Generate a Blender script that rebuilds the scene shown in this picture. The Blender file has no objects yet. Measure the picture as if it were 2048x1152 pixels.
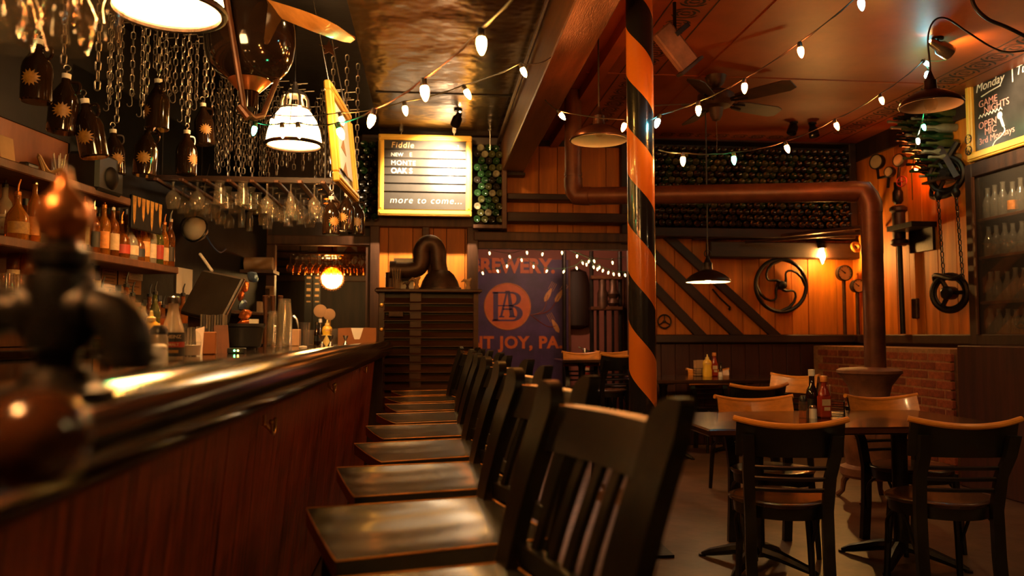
import bpy, math, random
from mathutils import Vector, Matrix, Euler
random.seed(7)
R = math.radians
SC = bpy.context.scene
COL = SC.collection

# ------------------------------------------------------------------ camera
FPX, CXP, CYP = 1593.0, 1024.0, 576.0
YAW, PITCH, CAMZ = R(5.8), math.atan(95.0 / 1593.0), 1.2
CAM = Vector((0, 0, CAMZ))
cd = bpy.data.cameras.new('camera'); camo = bpy.data.objects.new('camera', cd); COL.objects.link(camo)
cd.sensor_width = 36.0; cd.lens = FPX / 2048.0 * 36.0; cd.clip_start = 0.05; cd.clip_end = 100
camo.location = CAM; camo.rotation_euler = (R(90) + PITCH, 0, -YAW)
cd.dof.use_dof = True; cd.dof.focus_distance = 4.3; cd.dof.aperture_fstop = 2.5
SC.camera = camo
# ------------------------------------------------------------------ world, exposure
wd = bpy.data.worlds.new('world'); SC.world = wd; wd.use_nodes = True
wd.node_tree.nodes['Background'].inputs[0].default_value = (1.0, 0.36, 0.08, 1)
wd.node_tree.nodes['Background'].inputs[1].default_value = 0.010
SC.view_settings.view_transform = 'Standard'; SC.view_settings.look = 'None'
SC.view_settings.gamma = 1.0; SC.view_settings.use_curve_mapping = False
SC.view_settings.exposure = 1.8
SC.cycles.transparent_max_bounces = 24
SC.cycles.sample_clamp_indirect = 4.0
SC.cycles.caustics_reflective = False; SC.cycles.caustics_refractive = False
LS = 1.0      # overall lamp strength
WARM = (1.0, 0.43, 0.09)
# ------------------------------------------------------------------ pixel rays (2048 x 1152 frame) to world points
_M = camo.rotation_euler.to_matrix()
def ray(px, py):
    return _M @ Vector(((px - CXP) / FPX, -(py - CYP) / FPX, -1.0))
def W(px, py, Y):
    d = ray(px, py); return CAM + d * (Y / d.y)
def WX(px, py, X):
    d = ray(px, py); return CAM + d * (X / d.x)
def WZ(px, py, z):
    d = ray(px, py); return CAM + d * ((z - CAMZ) / d.z)
# left wall frame (the back bar wall runs askew to the counter)
LWO = Vector((-3.05, 0, 0)); LWD = Vector((0.156, 1, 0)).normalized(); LWN = Vector((LWD.y, -LWD.x, 0))
LWA = math.atan2(LWD.y, LWD.x) - R(90)
def LW(px, py, off):
    d = ray(px, py); t = ((LWO - CAM).dot(LWN) + off) / d.dot(LWN); return CAM + d * t
def lwp(s, off, z):
    return LWO + LWD * s + LWN * off + Vector((0, 0, z))
def lws(p): return (Vector(p) - LWO).dot(LWD)

# ------------------------------------------------------------------ mesh builder
def TM(loc=(0, 0, 0), rot=(0, 0, 0), s=(1, 1, 1)):
    return Matrix.LocRotScale(Vector(loc), Euler(rot), Vector(s))
class MB:
    def __init__(self): self.v = []; self.f = []
    def add(self, vs, fs, M=None):
        o = len(self.v)
        for p in vs:
            p = Vector(p)
            self.v.append(tuple(M @ p) if M is not None else tuple(p))
        for f in fs: self.f.append(tuple(i + o for i in f))
        return self
    def box(self, cx, cy, cz, sx, sy, sz, M=None, bev=0.0):
        x, y, z = sx / 2, sy / 2, sz / 2
        b = min(bev, x * .9, y * .9, z * .9)
        if b <= 0:
            vs = [(cx + i * x, cy + j * y, cz + k * z) for i in (-1, 1) for j in (-1, 1) for k in (-1, 1)]
            fs = [(0, 1, 3, 2), (4, 6, 7, 5), (0, 4, 5, 1), (2, 3, 7, 6), (0, 2, 6, 4), (1, 5, 7, 3)]
            return self.add(vs, fs, M)
        vs = []; fs = []
        def vid(p): vs.append((cx + p[0], cy + p[1], cz + p[2])); return len(vs) - 1
        c = {}
        for i in (-1, 1):
            for j in (-1, 1):
                for k in (-1, 1):
                    c[i, j, k, 0] = vid((i * x, j * (y - b), k * (z - b)))
                    c[i, j, k, 1] = vid((i * (x - b), j * y, k * (z - b)))
                    c[i, j, k, 2] = vid((i * (x - b), j * (y - b), k * z))
        def q(*a): fs.append(a)
        for i in (-1, 1):
            a = [c[i, -1, -1, 0], c[i, 1, -1, 0], c[i, 1, 1, 0], c[i, -1, 1, 0]]; fs.append(tuple(a if i > 0 else a[::-1]))
            a = [c[-1, i, -1, 1], c[-1, i, 1, 1], c[1, i, 1, 1], c[1, i, -1, 1]]; fs.append(tuple(a if i > 0 else a[::-1]))
            a = [c[-1, -1, i, 2], c[1, -1, i, 2], c[1, 1, i, 2], c[-1, 1, i, 2]]; fs.append(tuple(a if i > 0 else a[::-1]))
        for i in (-1, 1):
            for j in (-1, 1):
                a = [c[i, j, -1, 0], c[i, j, -1, 1], c[i, j, 1, 1], c[i, j, 1, 0]]; fs.append(tuple(a if i * j > 0 else a[::-1]))
                a = [c[i, -1, j, 0], c[i, 1, j, 0], c[i, 1, j, 2], c[i, -1, j, 2]]; fs.append(tuple(a if i * j > 0 else a[::-1]))
                a = [c[-1, i, j, 1], c[-1, i, j, 2], c[1, i, j, 2], c[1, i, j, 1]]; fs.append(tuple(a if i * j > 0 else a[::-1]))
        for i in (-1, 1):
            for j in (-1, 1):
                for k in (-1, 1):
                    a = (c[i, j, k, 0], c[i, j, k, 1], c[i, j, k, 2]); fs.append(a if i * j * k > 0 else a[::-1])
        return self.add(vs, fs, M)
    def lathe(self, prof, seg=16, M=None, cap=True):
        vs = []; fs = []; n = len(prof)
        for r, z in prof:
            for k in range(seg):
                a = 2 * math.pi * k / seg; vs.append((r * math.cos(a), r * math.sin(a), z))
        for i in range(n - 1):
            for k in range(seg):
                k2 = (k + 1) % seg
                fs.append((i * seg + k, i * seg + k2, (i + 1) * seg + k2, (i + 1) * seg + k))
        if cap:
            if prof[0][0] > 1e-4: fs.append(tuple(range(seg))[::-1])
            if prof[-1][0] > 1e-4: fs.append(tuple((n - 1) * seg + k for k in range(seg)))
        return self.add(vs, fs, M)
    def tube(self, pts, r, seg=8, M=None, closed=False, cap=True):
        P = [Vector(p) for p in pts]; n = len(P)
        rs = list(r) if isinstance(r, (list, tuple)) else [r] * n
        vs = []; fs = []; nrm = None
        for i in range(n):
            if closed: t = P[(i + 1) % n] - P[i - 1]
            else: t = P[min(i + 1, n - 1)] - P[max(i - 1, 0)]
            if t.length < 1e-9: t = Vector((0, 0, 1))
            t.normalize()
            if nrm is None:
                up = Vector((0, 0, 1)) if abs(t.z) < .9 else Vector((1, 0, 0))
                nrm = (up - t * up.dot(t)).normalized()
            else:
                nrm = nrm - t * nrm.dot(t)
                nrm = nrm.normalized() if nrm.length > 1e-6 else t.orthogonal().normalized()
            b = t.cross(nrm)
            for k in range(seg):
                a = 2 * math.pi * k / seg
                vs.append(P[i] + (nrm * math.cos(a) + b * math.sin(a)) * rs[i])
        m = n if closed else n - 1
        for i in range(m):
            j = (i + 1) % n
            for k in range(seg):
                k2 = (k + 1) % seg
                fs.append((i * seg + k, i * seg + k2, j * seg + k2, j * seg + k))
        if cap and not closed:
            fs.append(tuple(range(seg))[::-1]); fs.append(tuple((n - 1) * seg + k for k in range(seg)))
        return self.add(vs, fs, M)
    def ring(self, Rr, r, segR=32, seg=8, M=None):
        return self.tube([(Rr * math.cos(2 * math.pi * k / segR), Rr * math.sin(2 * math.pi * k / segR), 0) for k in range(segR)], r, seg, M, closed=True)
    def prism(self, poly, z0, z1, M=None):
        n = len(poly)
        vs = [(p[0], p[1], z0) for p in poly] + [(p[0], p[1], z1) for p in poly]
        fs = [tuple(range(n))[::-1], tuple(range(n, 2 * n))] + [(i, (i + 1) % n, n + (i + 1) % n, n + i) for i in range(n)]
        return self.add(vs, fs, M)
    def sweep(self, sec, pts, M=None):
        """sec: closed 2D section (u sideways, v up) swept along points of a path in the horizontal plane"""
        n = len(sec); vs = []; fs = []
        P = [Vector(p) for p in pts]
        for i, p in enumerate(P):
            t = (P[min(i + 1, len(P) - 1)] - P[max(i - 1, 0)]); t.z = 0; t.normalize()
            s = Vector((t.y, -t.x, 0))
            for u, v in sec: vs.append(p + s * u + Vector((0, 0, v)))
        for i in range(len(P) - 1):
            for k in range(n):
                k2 = (k + 1) % n
                fs.append((i * n + k, i * n + k2, (i + 1) * n + k2, (i + 1) * n + k))
        fs.append(tuple(range(n))[::-1]); fs.append(tuple((len(P) - 1) * n + k for k in range(n)))
        return self.add(vs, fs, M)
    def grid(self, fn, nu, nv, th=None, M=None):
        """surface fn(u,v) with optional thickness vector fn"""
        vs = [fn(i / nu, j / nv) for i in range(nu + 1) for j in range(nv + 1)]
        w = nv + 1
        fs = [(i * w + j, (i + 1) * w + j, (i + 1) * w + j + 1, i * w + j + 1) for i in range(nu) for j in range(nv)]
        return self.add(vs, fs, M)
    def mesh(self, name, sm=35):
        me = bpy.data.meshes.new(name); me.from_pydata(self.v, [], self.f); me.validate()
        if sm:
            me.polygons.foreach_set('use_smooth', [True] * len(me.polygons))
            me.set_sharp_from_angle(angle=R(sm))
        return me
def crom(pts, n=8):
    P = [Vector(p) for p in pts]; out = []
    for i in range(len(P) - 1):
        p0 = P[max(i - 1, 0)]; p1 = P[i]; p2 = P[i + 1]; p3 = P[min(i + 2, len(P) - 1)]
        for k in range(n):
            t = k / n
            out.append(.5 * ((2 * p1) + (p2 - p0) * t + (2 * p0 - 5 * p1 + 4 * p2 - p3) * t * t + (3 * p1 - p0 - 3 * p2 + p3) * t ** 3))
    out.append(P[-1]); return out
def arc(c, r, a0, a1, n, ax=(0, 2)):
    o = []
    for k in range(n + 1):
        a = R(a0 + (a1 - a0) * k / n); p = list(c); p[ax[0]] += r * math.cos(a); p[ax[1]] += r * math.sin(a); o.append(tuple(p))
    return o

# ------------------------------------------------------------------ object helpers
def tag(o, label=None, cat=None, group=None, kind=None):
    if label: o['label'] = label
    if cat: o['category'] = cat
    if group: o['group'] = group
    if kind: o['kind'] = kind
    return o
def T(name, label, cat, loc=(0, 0, 0), rotz=0.0, group=None):
    o = bpy.data.objects.new(name, None); COL.objects.link(o)
    o.empty_display_size = .05
    o.location = loc; o.rotation_euler = (0, 0, rotz)
    return tag(o, label, cat, group)
def P(name, mb, m, parent=None, sm=35, label=None, kind=None, loc=None, rot=None):
    """part mesh in the parent's own coordinates"""
    me = mb.mesh(name, sm) if isinstance(mb, MB) else mb
    if m is not None and len(me.materials) == 0: me.materials.append(m)
    o = bpy.data.objects.new(name, me); COL.objects.link(o); o.parent = parent
    if loc is not None: o.location = loc
    if rot is not None: o.rotation_euler = rot
    if label: o['label'] = label
    if kind: o['kind'] = kind
    return o
def S(name, mb, m, label, cat, group=None, loc=(0, 0, 0), rot=(0, 0, 0), sm=35):
    o = P(name, mb, m, None, sm); o.location = loc; o.rotation_euler = rot
    return tag(o, label, cat, group)
def recenter(mb):
    xs = [v[0] for v in mb.v]; ys = [v[1] for v in mb.v]; zs = [v[2] for v in mb.v]
    c = Vector(((min(xs) + max(xs)) / 2, (min(ys) + max(ys)) / 2, min(zs)))
    mb.v = [tuple(Vector(v) - c) for v in mb.v]; return c
def SW(name, mb, m, label, cat, group=None, sm=35):
    c = recenter(mb); return S(name, mb, m, label, cat, group, c, sm=sm)
def PW(name, mb, m, parent, sm=35, label=None, kind=None):
    """part given in world coordinates under an unrotated or rotated Empty parent"""
    Mi = Matrix.LocRotScale(parent.location, parent.rotation_euler, parent.scale).inverted()
    mb.v = [tuple(Mi @ Vector(v)) for v in mb.v]
    return P(name, mb, m, parent, sm, label, kind)
def struct(name, mb, m, label=None, parent=None, sm=35):
    if parent is None: c = recenter(mb); o = P(name, mb, m, None, sm); o.location = c
    else: o = PW(name, mb, m, parent, sm)
    if parent is None:
        o['kind'] = 'structure'
        if label: o['label'] = label
    return o
def copy_tree(o, parent=None):
    c = o.copy(); COL.objects.link(c); c.parent = parent
    for ch in o.children: copy_tree(ch, c)
    return c
def dup(o, loc, rotz=None, label=None, group=None):
    c = copy_tree(o); c.location = loc
    if rotz is not None: c.rotation_euler = (0, 0, rotz)
    if label: c['label'] = label
    if group: c['group'] = group
    return c
ORD = ['first', 'second', 'third', 'fourth', 'fifth', 'sixth', 'seventh', 'eighth', 'ninth', 'tenth', 'eleventh', 'twelfth', 'thirteenth', 'fourteenth',
       'fifteenth', 'sixteenth', 'seventeenth', 'eighteenth', 'nineteenth', 'twentieth', 'twenty-first', 'twenty-second', 'twenty-third', 'twenty-fourth',
       'twenty-fifth', 'twenty-sixth', 'twenty-seventh', 'twenty-eighth', 'twenty-ninth', 'thirtieth', 'thirty-first', 'thirty-second', 'thirty-third', 'thirty-fourth']
def text(name, s, size, m, parent=None, M=None, ext=0.0015, off=0.0, shear=0.0, align='LEFT', sp=1.0):
    cu = bpy.data.curves.new(name, 'FONT'); cu.body = s; cu.size = size; cu.extrude = ext; cu.offset = off; cu.shear = shear
    cu.align_x = align; cu.space_character = sp; cu.resolution_u = 3
    cu.materials.append(m)
    tmp = bpy.data.objects.new(name, cu); COL.objects.link(tmp); bpy.context.view_layer.update()
    me = bpy.data.meshes.new_from_object(tmp); bpy.data.objects.remove(tmp); bpy.data.curves.remove(cu); me.name = name
    if not me.materials: me.materials.append(m)
    o = bpy.data.objects.new(name, me); COL.objects.link(o); o.parent = parent
    if M is not None: o.matrix_local = M
    return o
def point(name, loc, power, color=WARM, r=0.03, parent=None):
    l = bpy.data.lights.new(name, 'POINT'); l.energy = power * LS; l.color = color; l.shadow_soft_size = r
    o = bpy.data.objects.new(name, l); COL.objects.link(o); o.location = loc; o.parent = parent; return o
def spot(name, loc, tgt, power, ang=60, blend=.5, color=WARM, r=0.03):
    l = bpy.data.lights.new(name, 'SPOT'); l.energy = power * LS; l.color = color; l.shadow_soft_size = r; l.spot_size = R(ang); l.spot_blend = blend
    o = bpy.data.objects.new(name, l); COL.objects.link(o); o.location = loc
    o.rotation_euler = (Vector(tgt) - Vector(loc)).to_track_quat('-Z', 'Y').to_euler(); return o

# ------------------------------------------------------------------ materials
MATS = {}
def mat(name, col, rough=.5, metal=0.0, var=.25, scale=(8, 8, 8), bump=0.0, bscale=60, coat=0.0, col2=None, spec=.5, streak=False, bd=.01):
    m = bpy.data.materials.new(name); m.use_nodes = True; nt = m.node_tree; b = nt.nodes['Principled BSDF']
    b.inputs['Roughness'].default_value = rough; b.inputs['Metallic'].default_value = metal
    b.inputs['Specular IOR Level'].default_value = spec
    if coat: b.inputs['Coat Weight'].default_value = coat; b.inputs['Coat Roughness'].default_value = .08
    tc = nt.nodes.new('ShaderNodeTexCoord'); mp = nt.nodes.new('ShaderNodeMapping'); mp.inputs['Scale'].default_value = scale
    nt.links.new(tc.outputs['Object'], mp.inputs['Vector'])
    nz = nt.nodes.new('ShaderNodeTexNoise'); nz.inputs['Scale'].default_value = 1.0; nz.inputs['Detail'].default_value = 5; nz.inputs['Roughness'].default_value = .62
    nt.links.new(mp.outputs[0], nz.inputs['Vector'])
    rp = nt.nodes.new('ShaderNodeValToRGB'); rp.color_ramp.elements[0].position = .32; rp.color_ramp.elements[1].position = .68
    c2 = col2 or tuple(min(1, c * (1 + var)) for c in col); c1 = tuple(c * (1 - var) for c in col) if col2 is None else col
    rp.color_ramp.elements[0].color = (*c1, 1); rp.color_ramp.elements[1].color = (*c2, 1)
    nt.links.new(nz.outputs[0], rp.inputs[0]); nt.links.new(rp.outputs[0], b.inputs['Base Color'])
    if bump:
        n2 = nt.nodes.new('ShaderNodeTexNoise'); n2.inputs['Scale'].default_value = bscale; n2.inputs['Detail'].default_value = 3
        nt.links.new(tc.outputs['Object'] if not streak else mp.outputs[0], n2.inputs['Vector'])
        bp = nt.nodes.new('ShaderNodeBump'); bp.inputs['Strength'].default_value = bump; bp.inputs['Distance'].default_value = bd
        nt.links.new(n2.outputs[0], bp.inputs['Height']); nt.links.new(bp.outputs[0], b.inputs['Normal'])
    MATS[name] = m; return m
def emis(name, col, st):
    m = bpy.data.materials.new(name); m.use_nodes = True; nt = m.node_tree
    b = nt.nodes['Principled BSDF']; b.inputs['Base Color'].default_value = (*col, 1); b.inputs['Roughness'].default_value = .3
    b.inputs['Emission Color'].default_value = (*col, 1); b.inputs['Emission Strength'].default_value = st * LS
    MATS[name] = m; return m
def thin(name, tint=(.92, .93, .9), rough=.03, haze=0.0, ior=1.45, hazecol=(.6, .5, .4)):
    """thin glass wall: see-through film with Fresnel gloss and a little haze"""
    m = bpy.data.materials.new(name); m.use_nodes = True; nt = m.node_tree; nt.nodes.remove(nt.nodes['Principled BSDF'])
    out = nt.nodes['Material Output']; tr = nt.nodes.new('ShaderNodeBsdfTransparent'); tr.inputs[0].default_value = (*tint, 1)
    gl = nt.nodes.new('ShaderNodeBsdfGlossy'); gl.inputs['Roughness'].default_value = rough; gl.inputs[0].default_value = (1, 1, 1, 1)
    lw = nt.nodes.new('ShaderNodeLayerWeight'); pw_ = nt.nodes.new('ShaderNodeMath'); pw_.operation = 'POWER'; pw_.inputs[1].default_value = 4.0
    nt.links.new(lw.outputs['Facing'], pw_.inputs[0]); ma = nt.nodes.new('ShaderNodeMath'); ma.operation = 'MULTIPLY_ADD'; ma.inputs[1].default_value = .8; ma.inputs[2].default_value = .05
    nt.links.new(pw_.outputs[0], ma.inputs[0])
    mx = nt.nodes.new('ShaderNodeMixShader'); nt.links.new(ma.outputs[0], mx.inputs[0])
    base = tr.outputs[0]
    if haze:
        df = nt.nodes.new('ShaderNodeBsdfDiffuse'); df.inputs[0].default_value = (*hazecol, 1)
        m2 = nt.nodes.new('ShaderNodeMixShader'); m2.inputs[0].default_value = haze
        nt.links.new(tr.outputs[0], m2.inputs[1]); nt.links.new(df.outputs[0], m2.inputs[2]); base = m2.outputs[0]
    nt.links.new(base, mx.inputs[1]); nt.links.new(gl.outputs[0], mx.inputs[2]); nt.links.new(mx.outputs[0], out.inputs[0])
    MATS[name] = m; return m

mat('orange_board', (.54, .155, .007), .55, var=.3, scale=(14, 14, 1.2), bump=.15, bscale=30, streak=True)
mat('dark_wood', (.026, .0095, .004), .55, var=.5, scale=(14, 14, 1.5), bump=.25, bscale=20, streak=True)
mat('dark_wood_flat', (.028, .010, .0045), .5, var=.5, scale=(3, 14, 14), bump=.25, bscale=20, streak=True)
mat('brown_wood', (.085, .030, .010), .5, var=.4, scale=(14, 14, 1.5), bump=.2, bscale=20, streak=True)
mat('beam_wood', (.10, .036, .012), .33, var=.45, scale=(16, 1.2, 16), bump=.3, bscale=12, streak=True)
mat('wainscot', (.05, .013, .006), .45, var=.4, scale=(20, 20, 1.5), bump=.1, bscale=20, streak=True)
mat('bar_front', (.06, .007, .0015), .4, scale=(42, 42, 1.1), bump=.3, bscale=8, streak=True, col2=(.42, .066, .011))
mat('varnish', (.007, .0028, .0013), .11, var=.4, scale=(20, 2, 20), bump=.02, bscale=15, coat=.6, streak=True)
mat('bar_top', (.03, .016, .009), .1, var=.4, scale=(10, 2, 10), coat=.5)
mat('black_paint', (.006, .005, .004), .3, var=.4, scale=(10, 10, 10), bump=.04, bscale=25)
mat('black_worn', (.003, .0025, .002), .3, var=.5, scale=(12, 12, 6), bump=.06, bscale=20, col2=(.008, .0055, .003), spec=.28)
mat('seat_black', (.035, .028, .02), .2, var=.3, scale=(5, 5, 5), bump=.03, bscale=20, coat=.25)
mat('seat_brown', (.05, .022, .011), .25, var=.4, scale=(6, 6, 6), coat=.3)
mat('honey', (.62, .24, .035), .3, var=.25, scale=(6, 30, 30), coat=.3)
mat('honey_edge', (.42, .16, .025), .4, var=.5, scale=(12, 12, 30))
mat('iron', (.014, .010, .008), .42, .55, var=.5, scale=(14, 14, 14), bump=.2, bscale=40)
mat('iron_brown', (.06, .028, .015), .45, .5, var=.5, scale=(10, 10, 10), bump=.2, bscale=40)
mat('pipe_rust', (.13, .042, .017), .42, .35, var=.4, scale=(5, 5, 5), bump=.06, bscale=30)
mat('stove_iron', (.20, .085, .045), .6, .1, var=.4, scale=(7, 7, 7), bump=.2, bscale=35)
mat('copper', (.62, .22, .07), .28, .8, var=.3, scale=(8, 8, 8))
mat('brass', (.7, .38, .1), .3, .9, var=.2)
mat('steel', (.5, .46, .42), .25, .95, var=.2)
mat('chain_steel', (.42, .36, .30), .35, .9, var=.3, scale=(20, 20, 20))
mat('tin', (.04, .022, .008), .26, .8, scale=(2.2, 1.1, 2.2), bump=.9, bscale=2.3, col2=(.19, .105, .034), bd=.035)
mat('ceiling_black', (.004, .0026, .0018), .55, .0, var=.5, scale=(3, 3, 3), bump=.3, bscale=9, spec=.25)
mat('ceiling_paint', (.25, .052, .007), .46, var=.25, scale=(1.6, 1.6, 1.6), bump=.12, bscale=5)
mat('floor_conc', (.055, .026, .014), .42, scale=(3.5, 3.5, 3.5), bump=.25, bscale=10, col2=(.14, .072, .04))
mat('mortar', (.36, .17, .07), .9, var=.3, scale=(20, 20, 20), bump=.3, bscale=80)
for i in range(4):
    mat('brick_%d' % i, ((.25, .05, .016), (.31, .066, .02), (.20, .04, .014), (.36, .085, .026))[i], .85, var=.3, scale=(25, 25, 25), bump=.35, bscale=60)
mat('yellow_frame', (.80, .46, .07), .35, var=.08, scale=(4, 4, 4))
mat('chalkboard', (.030, .027, .025), .38, var=.4, scale=(4, 4, 4))
mat('slat_black', (.045, .04, .036), .3, var=.2, scale=(4, 4, 4))
mat('paper', (.82, .78, .70), .7, var=.05)
mat('paper_tan', (.42, .24, .11), .8, var=.12)
mat('chalk_white', (.9, .88, .82), .9, var=.05); mat('chalk_pink', (.85, .38, .34), .9, var=.1); mat('chalk_orange', (.85, .55, .25), .9, var=.1)
mat('ink', (.01, .008, .007), .7, var=.2)
mat('white_plastic', (.75, .70, .62), .35, var=.06)
mat('black_plastic', (.012, .012, .013), .35, var=.2)
mat('mustard', (.85, .50, .04), .3, var=.06); mat('mustard_pale', (.9, .66, .2), .3, var=.06)
mat('ketchup', (.30, .028, .008), .2, var=.15); mat('red_paint', (.25, .016, .008), .35, var=.2)
mat('label_cream', (.50, .36, .20), .6, var=.15, scale=(30, 30, 30)); mat('label_gold', (.30, .14, .02), .5, var=.35, scale=(40, 40, 40))
mat('label_black', (.015, .013, .012), .5, var=.3); mat('label_red', (.35, .03, .012), .5, var=.2); mat('label_orange', (.65, .24, .05), .5, var=.25, scale=(30, 30, 30))
mat('poster_purple', (.055, .022, .10), .5, var=.45, scale=(3, 3, 3)); mat('poster_orange', (.62, .13, .02), .5, var=.12); mat('poster_wheat', (.60, .27, .08), .5, var=.2)
mat('pink_wall', (.30, .10, .07), .6, var=.2, scale=(2, 2, 2))
mat('shade_dark', (.022, .010, .006), .35, .4, var=.3); mat('shade_white', (.72, .66, .58), .4, var=.05)
mat('gauge_face', (.55, .36, .15), .4, var=.1)
mat('cable', (.02, .012, .008), .5, var=.2); mat('cable_green', (.02, .07, .025), .45, var=.2)
mat('cardboard', (.24, .085, .02), .7, var=.1); mat('foil', (.6, .5, .42), .22, .9, var=.3, scale=(20, 20, 20), bump=.6, bscale=30)
mat('plywood', (.40, .17, .05), .5, var=.25, scale=(3, 12, 12))
mat('bottle_dark', (.012, .009, .006), .12, var=.4, scale=(6, 6, 6), spec=.7)
mat('bottle_green', (.012, .035, .010), .12, var=.4, scale=(6, 6, 6), spec=.7); mat('bottle_olive', (.05, .05, .014), .14, var=.3, scale=(6, 6, 6), spec=.7)
mat('bottle_clear', (.20, .17, .10), .12, var=.3, scale=(6, 6, 6), spec=.7)
mat('growler', (.016, .007, .003), .08, var=.3, spec=.8)
mat('plate_blue', (.05, .08, .2), .3, var=.3)
def liquor(name, col, tr=.75):
    m = mat(name, col, .06, var=.12, scale=(6, 6, 6)); b = m.node_tree.nodes['Principled BSDF']; b.inputs['Transmission Weight'].default_value = tr; b.inputs['IOR'].default_value = 1.3; return m
liquor('whiskey', (.75, .26, .03)); liquor('whiskey_dark', (.45, .12, .015)); liquor('rum', (.30, .09, .02)); liquor('gin', (.70, .55, .36)); liquor('greenish', (.22, .22, .05)); liquor('rose', (.7, .25, .15))
thin('glass'); thin('glass_smoke', (.75, .68, .58), .06, .10, hazecol=(.55, .45, .36)); thin('glass_pane', (.90, .88, .84), .02, .03)
thin('glass_milk', (.80, .79, .74), .08, .17, hazecol=(.55, .52, .44)); thin('glass_amber', (.8, .5, .2), .05, .08); thin('plastic_clear', (.95, .94, .92), .1, .08, hazecol=(.9, .82, .7))
thin('bulb_glass', (.95, .9, .8), .05)
emis('bulb_warm', (1.0, .44, .07), 120); emis('bulb_red', (1.0, .20, .035), 120); emis('bulb_green', (.05, 1.0, .28), 32); emis('bulb_teal', (.25, .92, 1.0), 32); emis('bulb_white', (1.0, .85, .6), 40)
emis('bulb_mini', (1.0, .72, .28), 2.2); emis('lamp_glow', (1.0, .56, .20), 11); emis('lamp_bulb', (1.0, .56, .19), 130); emis('globe_glow', (1.0, .55, .16), 15); emis('sconce_glow', (1.0, .50, .13), 240)
emis('led_green', (.1, 1, .2), 10); emis('led_yellow', (1, .7, .1), 8)
M_ = MATS
# ================================================================== STRUCTURE
YB, XR, ZC = 8.6, 4.78, 3.35          # back wall, right wall, ceiling
m = MB(); m.box(.4, 4.8, -.05, 10.5, 16, .1); struct('floor', m, M_['floor_conc'], 'worn brown concrete floor')
# ceilings
BX0, BX1 = .74, .98                    # main beam
m = MB(); m.box((-.55 + BX0) / 2, 3.3, ZC + .03, BX0 + .55, 11, .06)
ceil_tin = struct('ceiling', m, M_['tin'], 'dark crumpled sheet metal ceiling above the bar')
m = MB(); m.box((-3.6 - .55) / 2, 3.3, ZC + .03, 3.05, 11, .06); ceil_blk = struct('ceiling_bar', m, M_['ceiling_black'], 'black painted ceiling behind the bar')
m = MB(); m.box((BX0 + XR + .3) / 2, 3.3, ZC + .03, XR + .3 - BX0, 11, .06); ceil_r = struct('ceiling_dining', m, M_['ceiling_paint'], 'orange brown painted ceiling over the dining tables')
m = MB(); m.box(.1, 7.0, ZC - .004, 1.2, .014, .008)
struct('trim_1', m, M_['iron'], 'thin seam strips on the metal ceiling')
m = MB(); m.box(2.8, 4.2, ZC - .004, 3.5, .025, .008); m.box(2.9, 6.3, ZC - .004, 3.3, .02, .008); m.box(2.2, 6.2, ZC - .004, .02, 4.2, .008)
struct('trim_2', m, M_['ceiling_paint'], 'batten seams of the painted ceiling')
# main beam and conduit
m = MB(); m.box((BX0 + BX1) / 2, 3.6, 3.15, BX1 - BX0, 9.96, .4, bev=.008); struct('ceiling_beam', m, M_['beam_wood'], 'long varnished wooden ceiling beam')
m = MB(); m.box((BX0 + BX1) / 2, YB - .1, 2.935, .28, .16, .03); struct('trim_3', m, M_['dark_wood'], 'dark bearing plate under the beam end')
m = MB(); m.tube([(BX0 - .03, -1, 3.28), (BX0 - .03, YB - .05, 3.28)], .018, 8)
SW('conduit', m, M_['iron_brown'], 'thin metal conduit running along the side of the ceiling beam', 'pipe')
# secondary joist at right of beam
m = MB(); m.box(1.32, 4.2, 3.3, .09, 8.6, .1); struct('trim_4', m, M_['ceiling_paint'], 'small ceiling batten beside the beam')
# stencil borders on the dining ceiling: rows of swirls
def swirl(m, cx, cy, r):
    for q, (rr, a0, a1) in enumerate(((1, 20, 160), (1, 200, 340), (.66, -60, 60), (.66, 120, 240), (.34, 0, 180), (.34, 200, 330))):
        p0 = None
        for k in range(9):
            a = R(a0 + (a1 - a0) * k / 8)
            p = (cx + rr * r * 1.25 * math.cos(a), cy + rr * r * math.sin(a))
            if p0:
                d = Vector((p[0] - p0[0], p[1] - p0[1], 0)).normalized(); n = Vector((-d.y, d.x, 0)) * (.009 if k not in (1, 8) else .005)
                m.add([(p0[0] - n.x, p0[1] - n.y, ZC - .002), (p0[0] + n.x, p0[1] + n.y, ZC - .002), (p[0] + n.x, p[1] + n.y, ZC - .002), (p[0] - n.x, p[1] - n.y, ZC - .002)], [(0, 1, 2, 3)])
            p0 = p
st = MB()
y = 4.3
while y < 8.0:
    swirl(st, 1.68, y, .075); swirl(st, 4.34, y, .09); y += .19
x = 1.9
while x < 4.0: swirl(st, x, 8.2, .07); x += .2
for xx in (1.53, 1.83, 4.20, 4.49):
    st.box(xx, 6.2, ZC - .002, .008, 4.2, .002)
o = struct('trim_5', st, M_['ink'], 'black stencilled swirl border on the ceiling')
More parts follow.
